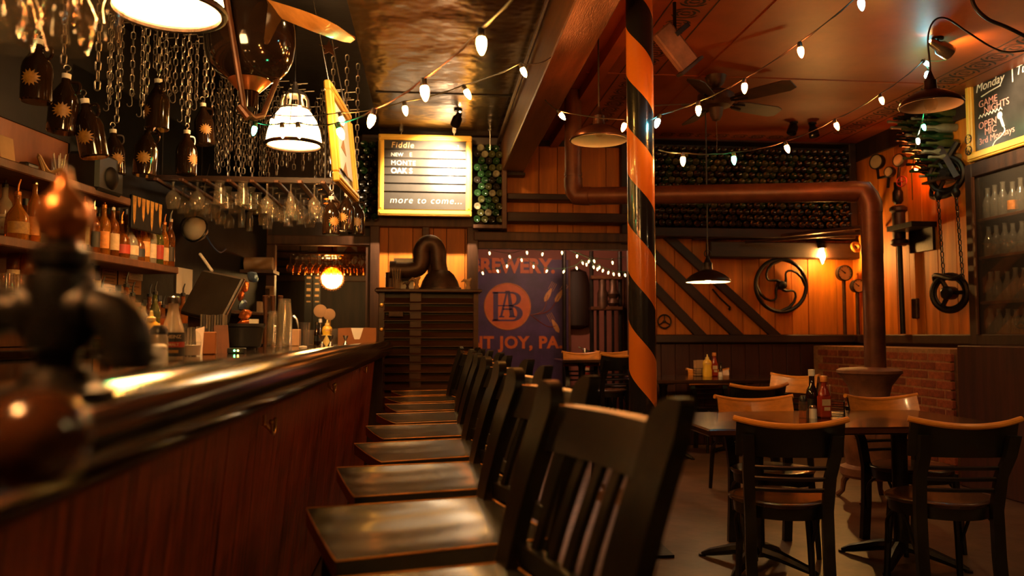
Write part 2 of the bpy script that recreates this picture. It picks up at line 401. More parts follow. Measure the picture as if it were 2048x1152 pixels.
# back wall backing with two openings
OL0, OL1 = -1.72, -.64; OR0, OR1 = .50, 2.2
ZO = 2.23
m = MB()
def wb(x0, x1, z0, z1): m.box((x0 + x1) / 2, YB + .1, (z0 + z1) / 2, x1 - x0, .2, z1 - z0)
wb(-2.6, OL0, 0, ZC); wb(OL0, OL1, ZO, ZC); wb(OL0, OL1, 0, 1.1); wb(OL1, OR0, 0, ZC); wb(OR0, OR1, ZO, ZC); wb(OR1, XR + .3, 0, ZC)
wall_back = struct('wall_back', m, M_['dark_wood'], 'dark timber backing of the rear wall')
def planks(wall, seams, z0, z1, Yf, gap=.006, mt='orange_board', th=.02):
    for a, b in zip(seams[:-1], seams[1:]):
        mm = MB(); w = b - a - gap
        mm.box(0, 0, 0, w, th, z1 - z0, bev=.003)
        o = P('plank', mm, M_[mt], wall); wl = wall.location
        o.location = Vector(((a + b) / 2, Yf - th / 2 + random.uniform(-.003, .002), (z0 + z1) / 2)) - wl
        o['kind'] = 'thing'
def xs(Y, *px): return [W(p, 600, Y).x for p in px]
# a: under the hanging menu board; b: above the opening; c: long field behind the dining tables
planks(wall_back, [OL1, -.46, -.2, .02, .16, .36, OR0], 1.55, 2.36, YB)
planks(wall_back, xs(YB, 1013, 1078, 1115, 1146, 1213, 1240, 1290), 2.30, 3.28, YB)
planks(wall_back, xs(YB, 1285, 1312, 1349, 1384, 1418, 1484, 1518, 1548, 1582, 1615, 1672, 1708, 1745), 1.21, 2.30, YB)
# wainscot boards under the field
xx = OR1
while xx < XR - .02:
    w = min(.16, XR - xx); mm = MB(); mm.box(0, 0, 0, w - .005, .02, 1.1, bev=.003)
    o = P('wainscot_board', mm, M_['wainscot'], wall_back); o.location = Vector((xx + w / 2, YB - .01, .56)) - wall_back.location; xx += .16
m = MB(); m.box((OR1 + XR) / 2, YB - .045, 1.165, XR - OR1, .09, .09, bev=.01); struct('trim_6', m, M_['dark_wood_flat'], 'dark chair rail along the back wall')
# right wall (backing, boards, wainscot, chair rail, soffit)
m = MB(); m.box(XR + .1, 3.6, ZC / 2, .2, 10.4, ZC); wall_right = struct('wall_right', m, M_['wainscot'], 'dark right hand wall')
ys = [8.58, 8.28, 8.02, 7.72, 7.50, 7.27, 7.05, 6.78, 6.5]
for a, b in zip(ys[:-1], ys[1:]):
    mm = MB(); mm.box(0, 0, 0, .02, a - b - .007, 1.95, bev=.003); o = P('plank', mm, M_['orange_board'], wall_right)
    o.location = Vector((XR - .01 + random.uniform(-.002, .003), (a + b) / 2, 1.2 + .975)) - wall_right.location
m = MB(); m.box(XR - .04, 7.1, 1.165, .08, 2.95, .09, bev=.01); struct('trim_7', m, M_['dark_wood'], 'dark chair rail along the right wall')
m = MB(); m.box((4.22 + XR) / 2, 2.5, .56, XR - 4.22, 7.1, 1.12, bev=.008); struct('wall_right_lower', m, M_['wainscot'], 'dark panelled half wall under the bottle cabinet')
m = MB(); m.box(XR - .02, 5.6, 3.25, .06, 5.9, .2); struct('trim_8', m, M_['dark_wood'], 'dark soffit board above the right wall')
# left back bar wall
m = MB(); Ml = TM(LWO, (0, 0, LWA)); m.box(-.1, 3.9, ZC / 2, .2, 10, ZC, Ml)
wall_left = struct('wall_left', m, mat('wall_amber', (.22, .065, .014), .45, var=.3, scale=(6, 6, 1.5), bump=.1, bscale=10), 'amber brown wall behind the bar')
m = MB(); m.box(.006, 4.6, 2.87, .012, 8.0, .96, Ml); m.box(.006, 6.9, 2.1, .012, 3.4, 1.6, Ml); struct('wall_left_upper', m, M_['ceiling_black'], 'black painted upper part of the wall behind the bar')
m = MB(); m.box(-2.15, YB - .03, 1.6, .95, .04, 3.2); struct('wall_corner', m, M_['dark_wood'], 'dark corner panel at the end of the back bar')
# header, posts and lintels of the rear wall
m = MB(); m.box((-.72 + .55) / 2, YB - .06, 2.41, 1.3, .1, .11, bev=.008); struct('trim_9', m, M_['brown_wood'], 'brown rail under the menu board')
m = MB(); m.box(.0, YB - .05, 3.30, 1.5, .1, .09, bev=.008); struct('trim_10', m, M_['dark_wood_flat'], 'dark header above the menu board')
for k, (x, w, z0, z1) in enumerate(((-.60, .1, 1.1, 2.36), (.44, .12, 1.0, 2.36), (-.06, .08, 2.0, 2.36))):
    m = MB(); m.box(x, YB - .06, (z0 + z1) / 2, w, .1, z1 - z0, bev=.008); struct('trim_%d' % (11 + k), m, M_['brown_wood'], ('left', 'right', 'short middle')[k] + ' upright under the menu board')
m = MB(); m.box((OR0 + OR1) / 2, YB - .05, 2.265, OR1 - OR0 + .1, .14, .1, bev=.008); m.box((OR0 + OR1) / 2, YB - .01, 2.18, OR1 - OR0, .1, .08); struct('trim_14', m, M_['brown_wood'], 'lintel over the wide opening')
m = MB(); m.box((OL0 + OL1) / 2, YB - .04, 2.2, OL1 - OL0, .12, .1, bev=.008); m.box(OL0 + .04, YB - .04, 1.65, .1, .1, 1.1); m.box(OL1 - .02, YB - .03, 1.6, .06, .1, 1.1)
struct('trim_15', m, M_['brown_wood'], 'frame around the pass-through behind the bar')
for k, (y0, y1) in enumerate(((387, 409), (424, 452))):
    a = W(1012, y0, YB - .12); b = W(1250, y1, YB - .12)
    m = MB(); m.box((a.x + b.x) / 2, YB - .13, (a.z + b.z) / 2, b.x - a.x, .22, a.z - b.z - .03, bev=.008)
    SW('wall_shelf_plank', m, M_['dark_wood_flat'], ('upper' if k == 0 else 'lower') + ' of two dark planks fixed above the wide opening', 'shelf', 'dark planks above the opening')
# vertical frame post right of the two planks and dark strip
a = W(1240, 300, YB); m = MB(); m.box(a.x + .06, YB - .05, 2.75, .14, .1, 1.1, bev=.006); struct('trim_16', m, M_['dark_wood'], 'dark upright beside the striped post')
# bottle wall frame (dining side)
fx0, fx1 = xs(YB, 1290, 1694); zt, zb = W(1500, 285, YB).z, W(1500, 462, YB).z
for k, (x0, x1, z0, z1) in enumerate(((fx0, fx1, zt - .05, zt + .07), (fx0, fx1, zb - .1, zb - .0), (fx1 - .05, fx1 + .03, zb, zt))):
    m = MB(); m.box((x0 + x1) / 2, YB - .11, (z0 + z1) / 2, x1 - x0, .22, z1 - z0, bev=.006); struct('trim_%d' % (17 + k), m, M_['dark_wood_flat'], ('top', 'bottom', 'end')[k] + ' board of the bottle wall frame')
# dark beam across the field above the gear wheel + conduits
a = W(1416, 484, YB - .1); b = W(1738, 519, YB - .1)
m = MB(); m.box((a.x + b.x) / 2, YB - .1, (a.z + b.z) / 2, b.x - a.x, .16, a.z - b.z, bev=.01); struct('trim_20', m, M_['dark_wood_flat'], 'heavy dark beam above the gear wheel')
m = MB(); m.tube([W(1385, 478, YB - .16), W(1480, 473, YB - .16)], .014, 8); m.tube([W(1490, 484, YB - .25), W(1742, 465, YB - .6)], .018, 8); m.tube([W(1560, 472, YB - .2), W(1742, 452, YB - .5)], .022, 8)
SW('wall_conduit', m, M_['iron_brown'], 'rusty conduit runs fixed above the gear wheel', 'pipe')
# diagonal braces
for k, (p, q) in enumerate((((1312, 452), (1556, 676)), ((1290, 492), (1480, 676)), ((1276, 540), (1406, 676)))):
    A = W(*p, YB - .05); B = W(*q, YB - .05); L = (B - A).length; ang = math.atan2(B.z - A.z, B.x - A.x)
    m = MB(); m.box(0, 0, 0, L, .05, .105 if k else .095, bev=.004)
    o = S('diagonal_brace', m, M_['dark_wood_flat'], ('uppermost of the three dark diagonal braces on the orange wall', 'middle of the three dark diagonal braces on the orange wall', 'lowest of the three dark diagonal braces on the orange wall')[k], 'board', 'diagonal braces', (A + B) / 2, (0, -ang, 0))
# far rooms
m = MB(); m.box(1.9, 11.7, 1.6, 6.4, .2, 3.4); struct('wall_far', m, M_['pink_wall'], 'dull pink wall of the room beyond the opening')
m = MB(); m.box(-1.6, 11.2, 1.6, 3.6, .2, 3.4); m.box(.15, 10.2, 1.6, .12, 3.0, 3.2); wl2 = struct('wall_far_left', m, M_['dark_wood'], 'dark wall of the room behind the bar')
for k in range(5):
    m = MB(); m.box(0, 0, 0, 3.2, .03, .085, bev=.01); o = P('slat', m, M_['brown_wood'], wl2); o.location = Vector((-1.55, 11.07, 1.98 + .105 * k)) - wl2.location
m = MB(); m.box(1.0, 10.2, 2.72, 7.0, 3.1, .06); struct('ceiling_far', m, M_['ceiling_black'], 'dark low ceiling of the rooms beyond')
for k in range(5):
    m = MB(); m.box(.75 + .45 * k, 9.9, 2.62, .07, 2.6, .12); struct('ceiling_joist_%d' % (k + 1), m, M_['beam_wood'], 'ceiling joist of the far room')
# ================================================================== BAR COUNTER
BARZ = 1.13
bar = T('bar_counter', 'long wooden bar counter with glossy dark rounded rail and reddish boarded front', 'bar counter', (-.6, 3.2, 0))
sec = [(-.02, .0), (-.02, -.085), (.02, -.10), (.06, -.095), (.085, -.07), (.095, -.04), (.085, -.005), (.06, .018), (.02, .026), (-.02, .022), (-.05, .006), (-.07, .0)]
pts = [(-.42, y, BARZ) for y in (-.35, 1, 3, 5, 6.9, 7.02)]
m = MB(); m.sweep(sec, pts); PW('bar_rail', m, M_['varnish'], bar)
m = MB(); m.box(-.78, 3.3, BARZ - .03, .64, 7.4, .05, bev=.006); PW('bar_top', m, M_['bar_top'], bar)
y = -.3; me = None
while y < 6.86:
    mm = MB()
    w = .118; xt, xb = -.47, -.56
    mm.add([(xt, 0, 1.06), (xt, w, 1.06), (xb, w, .06), (xb, 0, .06), (xt - .02, 0, 1.06), (xt - .02, w, 1.06), (xb - .02, w, .06), (xb - .02, 0, .06)],
           [(0, 3, 2, 1), (4, 5, 6, 7), (0, 1, 5, 4), (2, 3, 7, 6), (0, 4, 7, 3), (1, 2, 6, 5)])
    mm.v = [(v[0] + random.uniform(-.001, .001), v[1] + y, v[2]) for v in mm.v]
    PW('front_board', mm, M_['bar_front'], bar); y += .12
m = MB(); m.box(-.62, 3.3, .54, .06, 7.2, 1.04); PW('bar_body', m, M_['dark_wood'], bar)
m = MB(); m.tube([(-.33, -.3, .2), (-.33, 6.8, .2)], .022, 10); PW('foot_rail', m, M_['brass'], bar)
m = MB(); m.box(-.72, 6.92, .53, .62, .06, 1.06); PW('end_panel', m, M_['dark_wood'], bar)
# small brass coat hooks under the rail
for k, (px, py) in enumerate(((527, 848), (657, 773), (724, 737))):
    pz = WX(px, py, -.465); 
    h = T('bag_hook', ('nearest', 'middle', 'farthest')[k] + ' brass bag hook screwed under the bar rail', 'hook', (-.468, pz.y, pz.z), 0, 'hooks under the bar rail')
    m = MB(); m.box(.004, 0, .01, .008, .02, .03); P('plate', m, M_['brass'], h)
    m = MB(); m.tube([(.03, .028 * math.cos(R(a)), .028 * math.sin(R(a))) for a in range(170, 371, 20)], .0045, 6)
    for s in (-1, 1): m.lathe([(.001, -.008), (.007, -.004), (.007, .004), (.001, .008)], 8, TM((.03, s * .0285, .008)))
    m.tube([(.004, 0, .0), (.03, 0, -.026)], .005, 6); P('prongs', m, M_['brass'], h)
# lower back bar counter
Mb = TM(LWO, (0, 0, LWA))
m = MB(); m.box(.33, 3.9, .55, .62, 8.4, 1.1, Mb); 
bb = SW('back_bar_cabinet', m, M_['dark_wood'], 'dark back bar cabinet along the amber wall', 'cabinet')
m = MB(); m.box(.34, 3.9, 1.115, .66, 8.4, .04, Mb, bev=.005); SW('back_bar_worktop', m, M_['varnish'], 'glossy dark worktop of the back bar', 'worktop')
m = MB(); m.box(.16, 3.9, 1.40, .30, 8.4, .03, Mb, bev=.004); m.box(.02, 3.9, 1.27, .03, 8.4, .26, Mb); SW('back_bar_step', m, M_['brown_wood'], 'raised bottle step at the back of the worktop', 'shelf')
# shelves
SZ1 = LW(150, 498, .28).z; SZ2 = LW(100, 347, .28).z
s_end = lws(LW(352, 545, .28))
for k, (z, s1) in enumerate(((SZ1, s_end), (SZ2, lws(LW(265, 400, .28))))):
    m = MB(); L = s1 - 1.5
    m.box(.15, 1.5 + L / 2, z - .025, .3, L, .05, Mb, bev=.006)
    SW('wall_shelf', m, M_['brown_wood'], ('middle back bar shelf crowded with liquor bottles', 'upper back bar shelf holding a cup of straws')[k], 'shelf', 'back bar shelves')
# ================================================================== BAR STOOLS
def make_stool():
    t = T('bar_stool', '', 'bar stool', (0, 0, 0), 0, 'row of stools along the bar')
    m = MB()
    n = 24
    def top(u, v):
        x = -.25 + .47 * u; y = (-.25 + .5 * v) * (1 - .06 * u)
        return (x, y, .77 - (.012 * (1 - (2 * v - 1) ** 2) + .0008 * (1 - math.cos(6 * math.pi * v))) * math.sin(math.pi * min(1, u + .15)))
    m.grid(lambda u, v: top(u, v), 8, n)
    m.grid(lambda u, v: (top(u, 1 - v)[0], top(u, 1 - v)[1], .728), 8, n)
    ed = [top(0, k / n) for k in range(n + 1)]; 
    def skirt(fn, N):
        m.grid(lambda u, v: (fn(u)[0], fn(u)[1], fn(u)[2] if v < .5 else .728), N, 1)
    skirt(lambda u: top(0, u), n); skirt(lambda u: top(1, 1 - u), n); skirt(lambda u: top(1 - u, 0), 8); skirt(lambda u: top(u, 1), 8)
    sb_ = P('seat', m, M_['seat_black'], t, 30)
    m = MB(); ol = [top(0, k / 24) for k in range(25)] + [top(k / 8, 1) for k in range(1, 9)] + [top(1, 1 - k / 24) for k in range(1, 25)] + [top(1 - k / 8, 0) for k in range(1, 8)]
    m.tube(ol, .0022, 4, closed=True); P('worn_highlight_edge', m, M_['honey_edge'], sb_)
    for sx in (-1, 1):
        for sy in (-1, 1):
            a = Vector((sx * .19, sy * .19, .735)); b = Vector((sx * .24, sy * .235, 0)); m = MB()
            m.tube([a, a.lerp(b, .5), b], [.021, .021, .017], 4); P('leg', m, M_['black_worn'], t, 20)
    for sy in (-1, 1):
        m = MB(); m.box(0, sy * .213, .38, .42, .022, .03); P('rung', m, M_['black_worn'], t)
    for sx, z in ((-1, .26), (1, .42)):
        m = MB(); m.box(sx * .22, 0, z, .022, .42, .032); P('rung', m, M_['black_worn'], t)
    m = MB()
    for sy in (-1, 1): m.box(0, sy * .2, .70, .40, .025, .055)
    for sx in (-1, 1): m.box(sx * .2, 0, .70, .025, .40, .055)
    P('apron', m, M_['black_worn'], t)
    def bx(z): q = (z - .70) / .38; return .195 + .06 * q + .045 * q * q
    for sy in (-1, 1):       # posts with rounded ears
        m = MB(); prof = []
        N = 12
        L_, R_ = [], []
        for k in range(N + 1):
            z = .68 + (1.055 - .68) * k / N; w = .028 + .012 * (k / N)
            L_.append((bx(z) - .014, z, w))
        vs = []; fs = []
        for x, z, w in L_:
            vs += [(x, -w, z), (x, w, z), (x + .03, w, z), (x + .03, -w, z)]
        # ear: narrows and leans outwards
        for q, (dz, w0, w1, dx) in enumerate(((.02, -.040, .041, .004), (.038, -.030, .041, .008), (.05, -.014, .040, .011), (.057, .006, .034, .013))):
            z = 1.055 + dz; x = bx(1.055) - .014 + dx
            lo, hi = (w0, w1) if sy > 0 else (-w1, -w0)
            vs += [(x, lo, z), (x, hi, z), (x + .028, hi, z), (x + .028, lo, z)]
        n4 = len(vs) // 4
        for i in range(n4 - 1):
            for j in range(4):
                j2 = (j + 1) % 4; fs.append((i * 4 + j, i * 4 + j2, (i + 1) * 4 + j2, (i + 1) * 4 + j))
        fs.append((3, 2, 1, 0)); fs.append(tuple((n4 - 1) * 4 + j for j in range(4)))
        m.add(vs, fs, TM((0, sy * .215, 0))); P('back_post', m, M_['black_worn'], t, 30)
    def cx(v): return .022 * (1 - (2 * v - 1) ** 2)
    m = MB()
    for (z0, z1, th, nm) in ((.985, 1.068, .024, 'top_rail'),):
        def f(u, v, o): z = z0 + (z1 - z0) * v; return (bx(z) + cx(u) + o, -.19 + .38 * u, z)
        m.grid(lambda u, v: f(u, v, 0), 8, 2); m.grid(lambda u, v: f(1 - u, v, th), 8, 2)
        m.grid(lambda u, v: (f(u, 1, 0)[0] + th * v, f(u, 1, 0)[1], f(u, 1, 0)[2]), 8, 1); m.grid(lambda u, v: (f(u, 0, 0)[0] + th * (1 - v), f(u, 0, 0)[1], f(u, 0, 0)[2]), 8, 1)
    tr_ = P('top_rail', m, M_['black_worn'], t, 40)
    m = MB(); m.tube([(f(k / 8, 1, .0)[0] + .022, f(k / 8, 1, 0)[1], 1.068) for k in range(9)], .0028, 4); m.tube([(f(k / 8, 1, .0)[0] + .001, f(k / 8, 1, 0)[1], 1.068) for k in range(9)], .002, 4); P('worn_highlight_edge', m, M_['honey_edge'], tr_)  # honey tubes draw the orange highlight along the worn top rail edges
    m = MB(); m.box(bx(.80) + .014, 0, .80, .024, .40, .035); P('lower_rail', m, M_['black_worn'], t)
    for k in range(5):
        y = -.13 + .065 * k; m = MB(); v = (y + .19) / .38
        p = [(bx(z) + cx(v) * (z - .78) / .22 + .012, y, z) for z in (.80, .87, .94, .99)]
        vs = []; fs = []
        for x, yy, z in p: vs += [(x - .006, yy - .013, z), (x - .006, yy + .013, z), (x + .006, yy + .013, z), (x + .006, yy - .013, z)]
        for i in range(3):
            for j in range(4): fs.append((i * 4 + j, i * 4 + (j + 1) % 4, (i + 1) * 4 + (j + 1) % 4, (i + 1) * 4 + j))
        m.add(vs, fs); P('back_slat', m, M_['black_worn'], t, 20)
    return t
st0 = make_stool(); near = ['nearest to the camera', 'second', 'third', 'fourth', 'fifth', 'sixth', 'seventh', 'eighth', 'ninth']
for i in range(9):
    o = st0 if i == 0 else copy_tree(st0)
    o.location = ((.0 if i == 0 else random.uniform(-.01, .01)), 1.28 + .6 * i - (.025 if i == 0 else 0), 0); o.rotation_euler = (0, 0, R(14 + (1, 1, -2, 2, -1, 1, -3, 2, 0)[i]))
    o['label'] = 'black wooden slat-back bar stool, ' + ('nearest to the camera' if i == 0 else near[i] + ' from the camera in the bar row')
# ================================================================== NEAR BEER TAP OF BLACK PIPE
Yt = .72
tp = W(120, 622, Yt); base = Vector((tp.x, Yt, BARZ + .012))
tap = T('beer_tap_tower', 'blurred black iron pipe tap tower in the left foreground on the bar', 'beer tap', base)
r = .0175
m = MB(); m.tube([(0, 0, 0), (0, 0, tp.z - base.z)], r, 14); m.lathe([(.045, 0), (.045, .012), (.03, .018), (.026, .03), (r, .03)], 20); P('pipe_stand', m, M_['iron'], tap)
zc = tp.z - base.z
zk = W(115, 432, Yt).z - base.z
m = MB(); m.tube([(-.3, .02, zc), (0, 0, zc)], r, 14); m.tube([(-.075, .005, zc), (-.05, .003, zc)], r * 1.3, 14); P('left_arm', m, M_['iron'], tap)
e = W(262, 690, Yt); ex = e.x - base.x
arm = [(0, 0, zc), (ex * .45, 0, zc)] + arc((ex * .45, 0, zc - ex * .5), ex * .5, 90, 0, 8) + [(ex * .95, 0, zc - ex * .85)]
m = MB(); m.tube(arm, [r] * 2 + [r * 1.25] * 9 + [r * 1.15], 14); m.tube([(ex * .95, 0, zc - ex * .62), (ex * .95, 0, zc - ex * .75)], r * 1.5, 14); P('spout_elbow', m, M_['iron'], tap)
m = MB(); m.lathe([(0.001, -.035), (.026, -.033), (.029, -.02), (.029, .02), (.026, .033), (.001, .035)], 16, TM((0, 0, zc))); m.lathe([(.001, -.028), (.027, -.026), (.027, .026), (.001, .028)], 16, TM((0, 0, zc), (0, R(90), 0)))
P('cross_fitting', m, M_['iron'], tap)
m = MB(); m.tube([(0, 0, zc), (0, 0, zk - .02)], [.016, .012], 12); m.lathe([(.018, zc + .034), (.024, zc + .04), (.024, zc + .052), (.015, zc + .058)], 14); m.lathe([(.014, zk - .045), (.02, zk - .04), (.02, zk - .03), (.012, zk - .024)], 14); P('valve_stem', m, M_['iron'], tap)
m = MB(); m.lathe([(.001, -.024), (.012, -.021), (.021, -.010), (.023, 0), (.02, .012), (.011, .021), (.006, .03), (.005, .04), (.001, .042)], 18, TM((0, 0, zk))); P('knob', m, M_['copper'], tap, label='round copper coloured knob')
mat('ball_varnish', (.06, .018, .006), .2, var=.4, coat=.5)
kb = W(75, 872, .60)
m = MB(); m.lathe([(.001, -.035), (.018, -.033), (.030, -.022), (.036, 0), (.034, .014), (.024, .028), (.012, .033), (.001, .034)], 24)
o = S('rail_end_ball', m, M_['ball_varnish'], 'large blurred dark varnished ball at the near end of the bar rail', 'ball', None, kb)
m = MB(); m.lathe([(.022, -.03), (.022, .0), (.02, .01)], 18, TM((-.06, .01, -.01), (0, R(-90), 0))); P('stem', m, M_['varnish'], o)
# ================================================================== STRIPED POST
pc = W(1284, 600, 4.4)
pm = bpy.data.materials.new('striped_paint'); pm.use_nodes = True; nt = pm.node_tree; b = nt.nodes['Principled BSDF']
tc = nt.nodes.new('ShaderNodeTexCoord'); sp = nt.nodes.new('ShaderNodeSeparateXYZ'); nt.links.new(tc.outputs['Object'], sp.inputs[0])
def mth(op, a, b_=None):
    n = nt.nodes.new('ShaderNodeMath'); n.operation = op
    for i, v in enumerate((a, b_)):
        if v is None: continue
        if isinstance(v, (int, float)): n.inputs[i].default_value = v
        else: nt.links.new(v, n.inputs[i])
    return n.outputs[0]
ang = mth('DIVIDE', mth('ARCTAN2', sp.outputs['Y'], sp.outputs['X']), 2 * math.pi)
fr = mth('FRACT', mth('ADD', mth('ADD', mth('DIVIDE', sp.outputs['Z'], .56), mth('MULTIPLY', ang, 1.0)), .70))
st_ = mth('LESS_THAN', fr, .5)
nz = nt.nodes.new('ShaderNodeTexNoise'); nz.inputs['Scale'].default_value = 9; nt.links.new(tc.outputs['Object'], nz.inputs[0])
mixc = nt.nodes.new('ShaderNodeMix'); mixc.data_type = 'RGBA'; nt.links.new(st_, mixc.inputs['Factor']); mixc.inputs['A'].default_value = (.010, .009, .010, 1); mixc.inputs['B'].default_value = (.62, .16, .014, 1)
nt.links.new(mixc.outputs['Result'], b.inputs['Base Color']); b.inputs['Roughness'].default_value = .22; b.inputs['Coat Weight'].default_value = .5
n2 = nt.nodes.new('ShaderNodeTexNoise'); n2.inputs['Scale'].default_value = 45; nt.links.new(tc.outputs['Object'], n2.inputs[0]); bp = nt.nodes.new('ShaderNodeBump'); bp.inputs['Strength'].default_value = .12; bp.inputs['Distance'].default_value = .01
nt.links.new(n2.outputs[0], bp.inputs['Height']); nt.links.new(bp.outputs[0], b.inputs['Normal'])
post = T('striped_post', 'round support post painted with spiralling black and orange stripes', 'post', (pc.x, 4.4, 0))
m = MB(); m.lathe([(.078, 0), (.078, ZC)], 40); P('shaft', m, pm, post)
m = MB(); m.box(0, 0, .008, .26, .26, .016); P('base_plate', m, M_['iron'], post)
# ================================================================== CAFE CHAIRS
def make_chair(seat_z=.46, top_z=.82, w=.48):
    t = T('cafe_chair', '', 'chair'); h = w / 2
    # local: faces +y (away from camera), back at -y
    m = MB(); prof = []
    N = 28; rr = lambda a: (.228 + .012 * math.cos(4 * a))
    for z, s in ((seat_z - .022, .96), (seat_z - .006, 1.0), (seat_z, .97), (seat_z + .001, .86)):
        prof.append([(rr(2 * math.pi * k / N) * s * math.cos(2 * math.pi * k / N), rr(2 * math.pi * k / N) * s * math.sin(2 * math.pi * k / N), z) for k in range(N)])
    vs = [p for r_ in prof for p in r_]; fs = [tuple(range(N))[::-1], tuple(3 * N + k for k in range(N))]
    for i in range(3):
        for k in range(N): fs.append((i * N + k, i * N + (k + 1) % N, (i + 1) * N + (k + 1) % N, (i + 1) * N + k))
    m.add(vs, fs); P('seat', m, M_['seat_brown'], t, 50)
    m = MB(); m.lathe([(.212, seat_z - .075), (.217, seat_z - .022), (.16, seat_z - .022), (.16, seat_z - .075), (.212, seat_z - .075)], 24, cap=False); P('seat_ring', m, M_['black_paint'], t)
    by = lambda z: -.185 - .075 * max(0, (z - seat_z)) / (.82 - .46) - .03 * max(0, (z - seat_z) / .36) ** 2
    for s in (-1, 1):
        m = MB(); px = lambda z: s * (.165 + (h - .05 - .165) * max(0, z - seat_z) / (top_z - seat_z))
        zz = [0, seat_z * .5, seat_z - .03, seat_z + .12, seat_z + .22, top_z - .05]
        p = [(px(z) , by(z) + (-.035 * (1 - z / seat_z) ** 2 if z < seat_z else 0) - (.034 if z > seat_z + .2 else 0), z) for z in zz]
        vs = []; fs = []
        for x, y, z in p: vs += [(x - .024, y - .017, z), (x + .024, y - .017, z), (x + .024, y + .017, z), (x - .024, y + .017, z)]
        for i in range(5):
            for j in range(4): fs.append((i * 4 + j, i * 4 + (j + 1) % 4, (i + 1) * 4 + (j + 1) % 4, (i + 1) * 4 + j))
        fs += [(3, 2, 1, 0), tuple(20 + j for j in range(4))]
        m.add(vs, fs); P('rear_leg', m, M_['black_paint'], t, 30)
        m = MB(); m.tube([(s * .15, .15, seat_z - .03), (s * .165, .165, seat_z * .5), (s * .175, .18, 0)], [.02, .018, .014], 8); P('front_leg', m, M_['black_paint'], t)
        m = MB(); m.tube(crom([(s * .168, -.17, seat_z * .42), (s * .19, -.13, seat_z * .72), (s * .17, -.03, seat_z - .06), (s * .1, .02, seat_z - .05)], 5), .009, 6); P('bracket', m, M_['black_paint'], t)
        m = MB(); m.tube(crom([(s * .17, .16, seat_z * .42), (s * .19, .11, seat_z * .7), (s * .17, .02, seat_z - .06)], 5), .009, 6); P('bracket', m, M_['black_paint'], t)
    # back panel: black behind, honey in front and on top edge
    z0, z1 = top_z - .15, top_z - .012
    cv = lambda u: -.05 * (1 - (2 * u - 1) ** 2)
    f = lambda u, v, o: (-h + .012 + (w - .024) * u, by(z0 + (z1 - z0) * v) + cv(u) + .02 + o, z0 + (z1 - z0) * v + .03 * (2 * u - 1) ** 2 * v)
    m = MB(); m.grid(lambda u, v: f(u, v, -.008), 12, 2)
    m.grid(lambda u, v: (f(u, 0, 0)[0], f(u, 0, 0)[1] - .008 + .016 * (1 - v), z0), 12, 1)
    for uu in (0, 1): m.grid(lambda u, v: (f(uu, v, 0)[0], f(uu, v, 0)[1] - .008 + .016 * (u if uu else 1 - u), f(uu, v, 0)[2]), 1, 2)
    P('backrest', m, M_['black_paint'], t)
    m = MB(); m.grid(lambda u, v: f(1 - u, v, .008), 12, 2); P('backrest_face', m, M_['honey'], t, label='honey coloured front of the backrest')
    m = MB(); m.tube([(f(k / 14, 1, 0)[0] * 1.0 + (k / 14 - .5) * .025, f(k / 14, 1, 0)[1], top_z - .012 + .03 * (2 * k / 14 - 1) ** 2) for k in range(15)], .0135, 10); P('top_edge', m, M_['honey'], t, label='honey coloured bare wood top edge')
    nb = 3
    for k in range(nb):
        z = seat_z + .06 + .05 * k; m = MB(); wx = .165 + (h - .05 - .165) * (z - seat_z) / (top_z - seat_z)
        m.tube([(-wx + 2 * wx * q / 8, by(z) + cv(q / 8) * .5, z) for q in range(9)], .0095, 6); P('back_slat', m, M_['black_paint'], t)
    return t
ch0 = make_chair()
chairs = [  # px of back centre, Y of back, facing (0 = away from camera), label
    (1578, 3.36, R(-14), 'black cafe chair at near left of the front table, its back to the camera'),
    (1925, 3.28, R(-9), 'black cafe chair at near right of the front table, its back to the camera'),
    (1506, 4.62, R(178), 'cafe chair showing its honey coloured backrest, left on far side of front table'),
    (1760, 4.62, R(183), 'cafe chair showing its honey coloured backrest, right on far side of front table'),
    (1517, 5.75, R(8), 'black cafe chair between the two dining tables, its back to the camera'),
    (1588, 7.15, R(128), 'cafe chair turned sideways at right end of the rear table, honey backrest showing'),
    (1296, 6.4, R(75), 'cafe chair mostly hidden behind the striped post at the rear table'),
    (1415, 8.42, R(180), 'cafe chair against the back wall behind the rear table condiments'),
]
for i, (px, Y, a, lb) in enumerate(chairs):
    o = ch0 if i == 0 else copy_tree(ch0)
    p = W(px, 700, Y); c = Vector((p.x, Y, 0)) + Matrix.Rotation(a, 3, 'Z') @ Vector((0, .27, 0))
    o.location = c; o.rotation_euler = (0, 0, a); o['label'] = lb; o['group'] = 'cafe chairs in the dining area'
# tall chairs in the far room
ch1 = make_chair(.62, .99, .45)
for i, (px, Y, a, lb) in enumerate(((1162, 9.3, R(176), 'tall chair left in the far room with honey backrest toward the camera'), (1226, 9.6, R(190), 'tall chair right in the far room beside the narrow metal rack'), (1238, 8.3, R(20), 'tall dark chair in the opening beside the striped post'))):
    o = ch1 if i == 0 else copy_tree(ch1)
    p = W(px, 700, Y); o.location = Vector((p.x, Y, 0)) + Matrix.Rotation(a, 3, 'Z') @ Vector((0, .27, 0)); o.rotation_euler = (0, 0, a); o['label'] = lb; o['group'] = 'tall chairs by the far room'
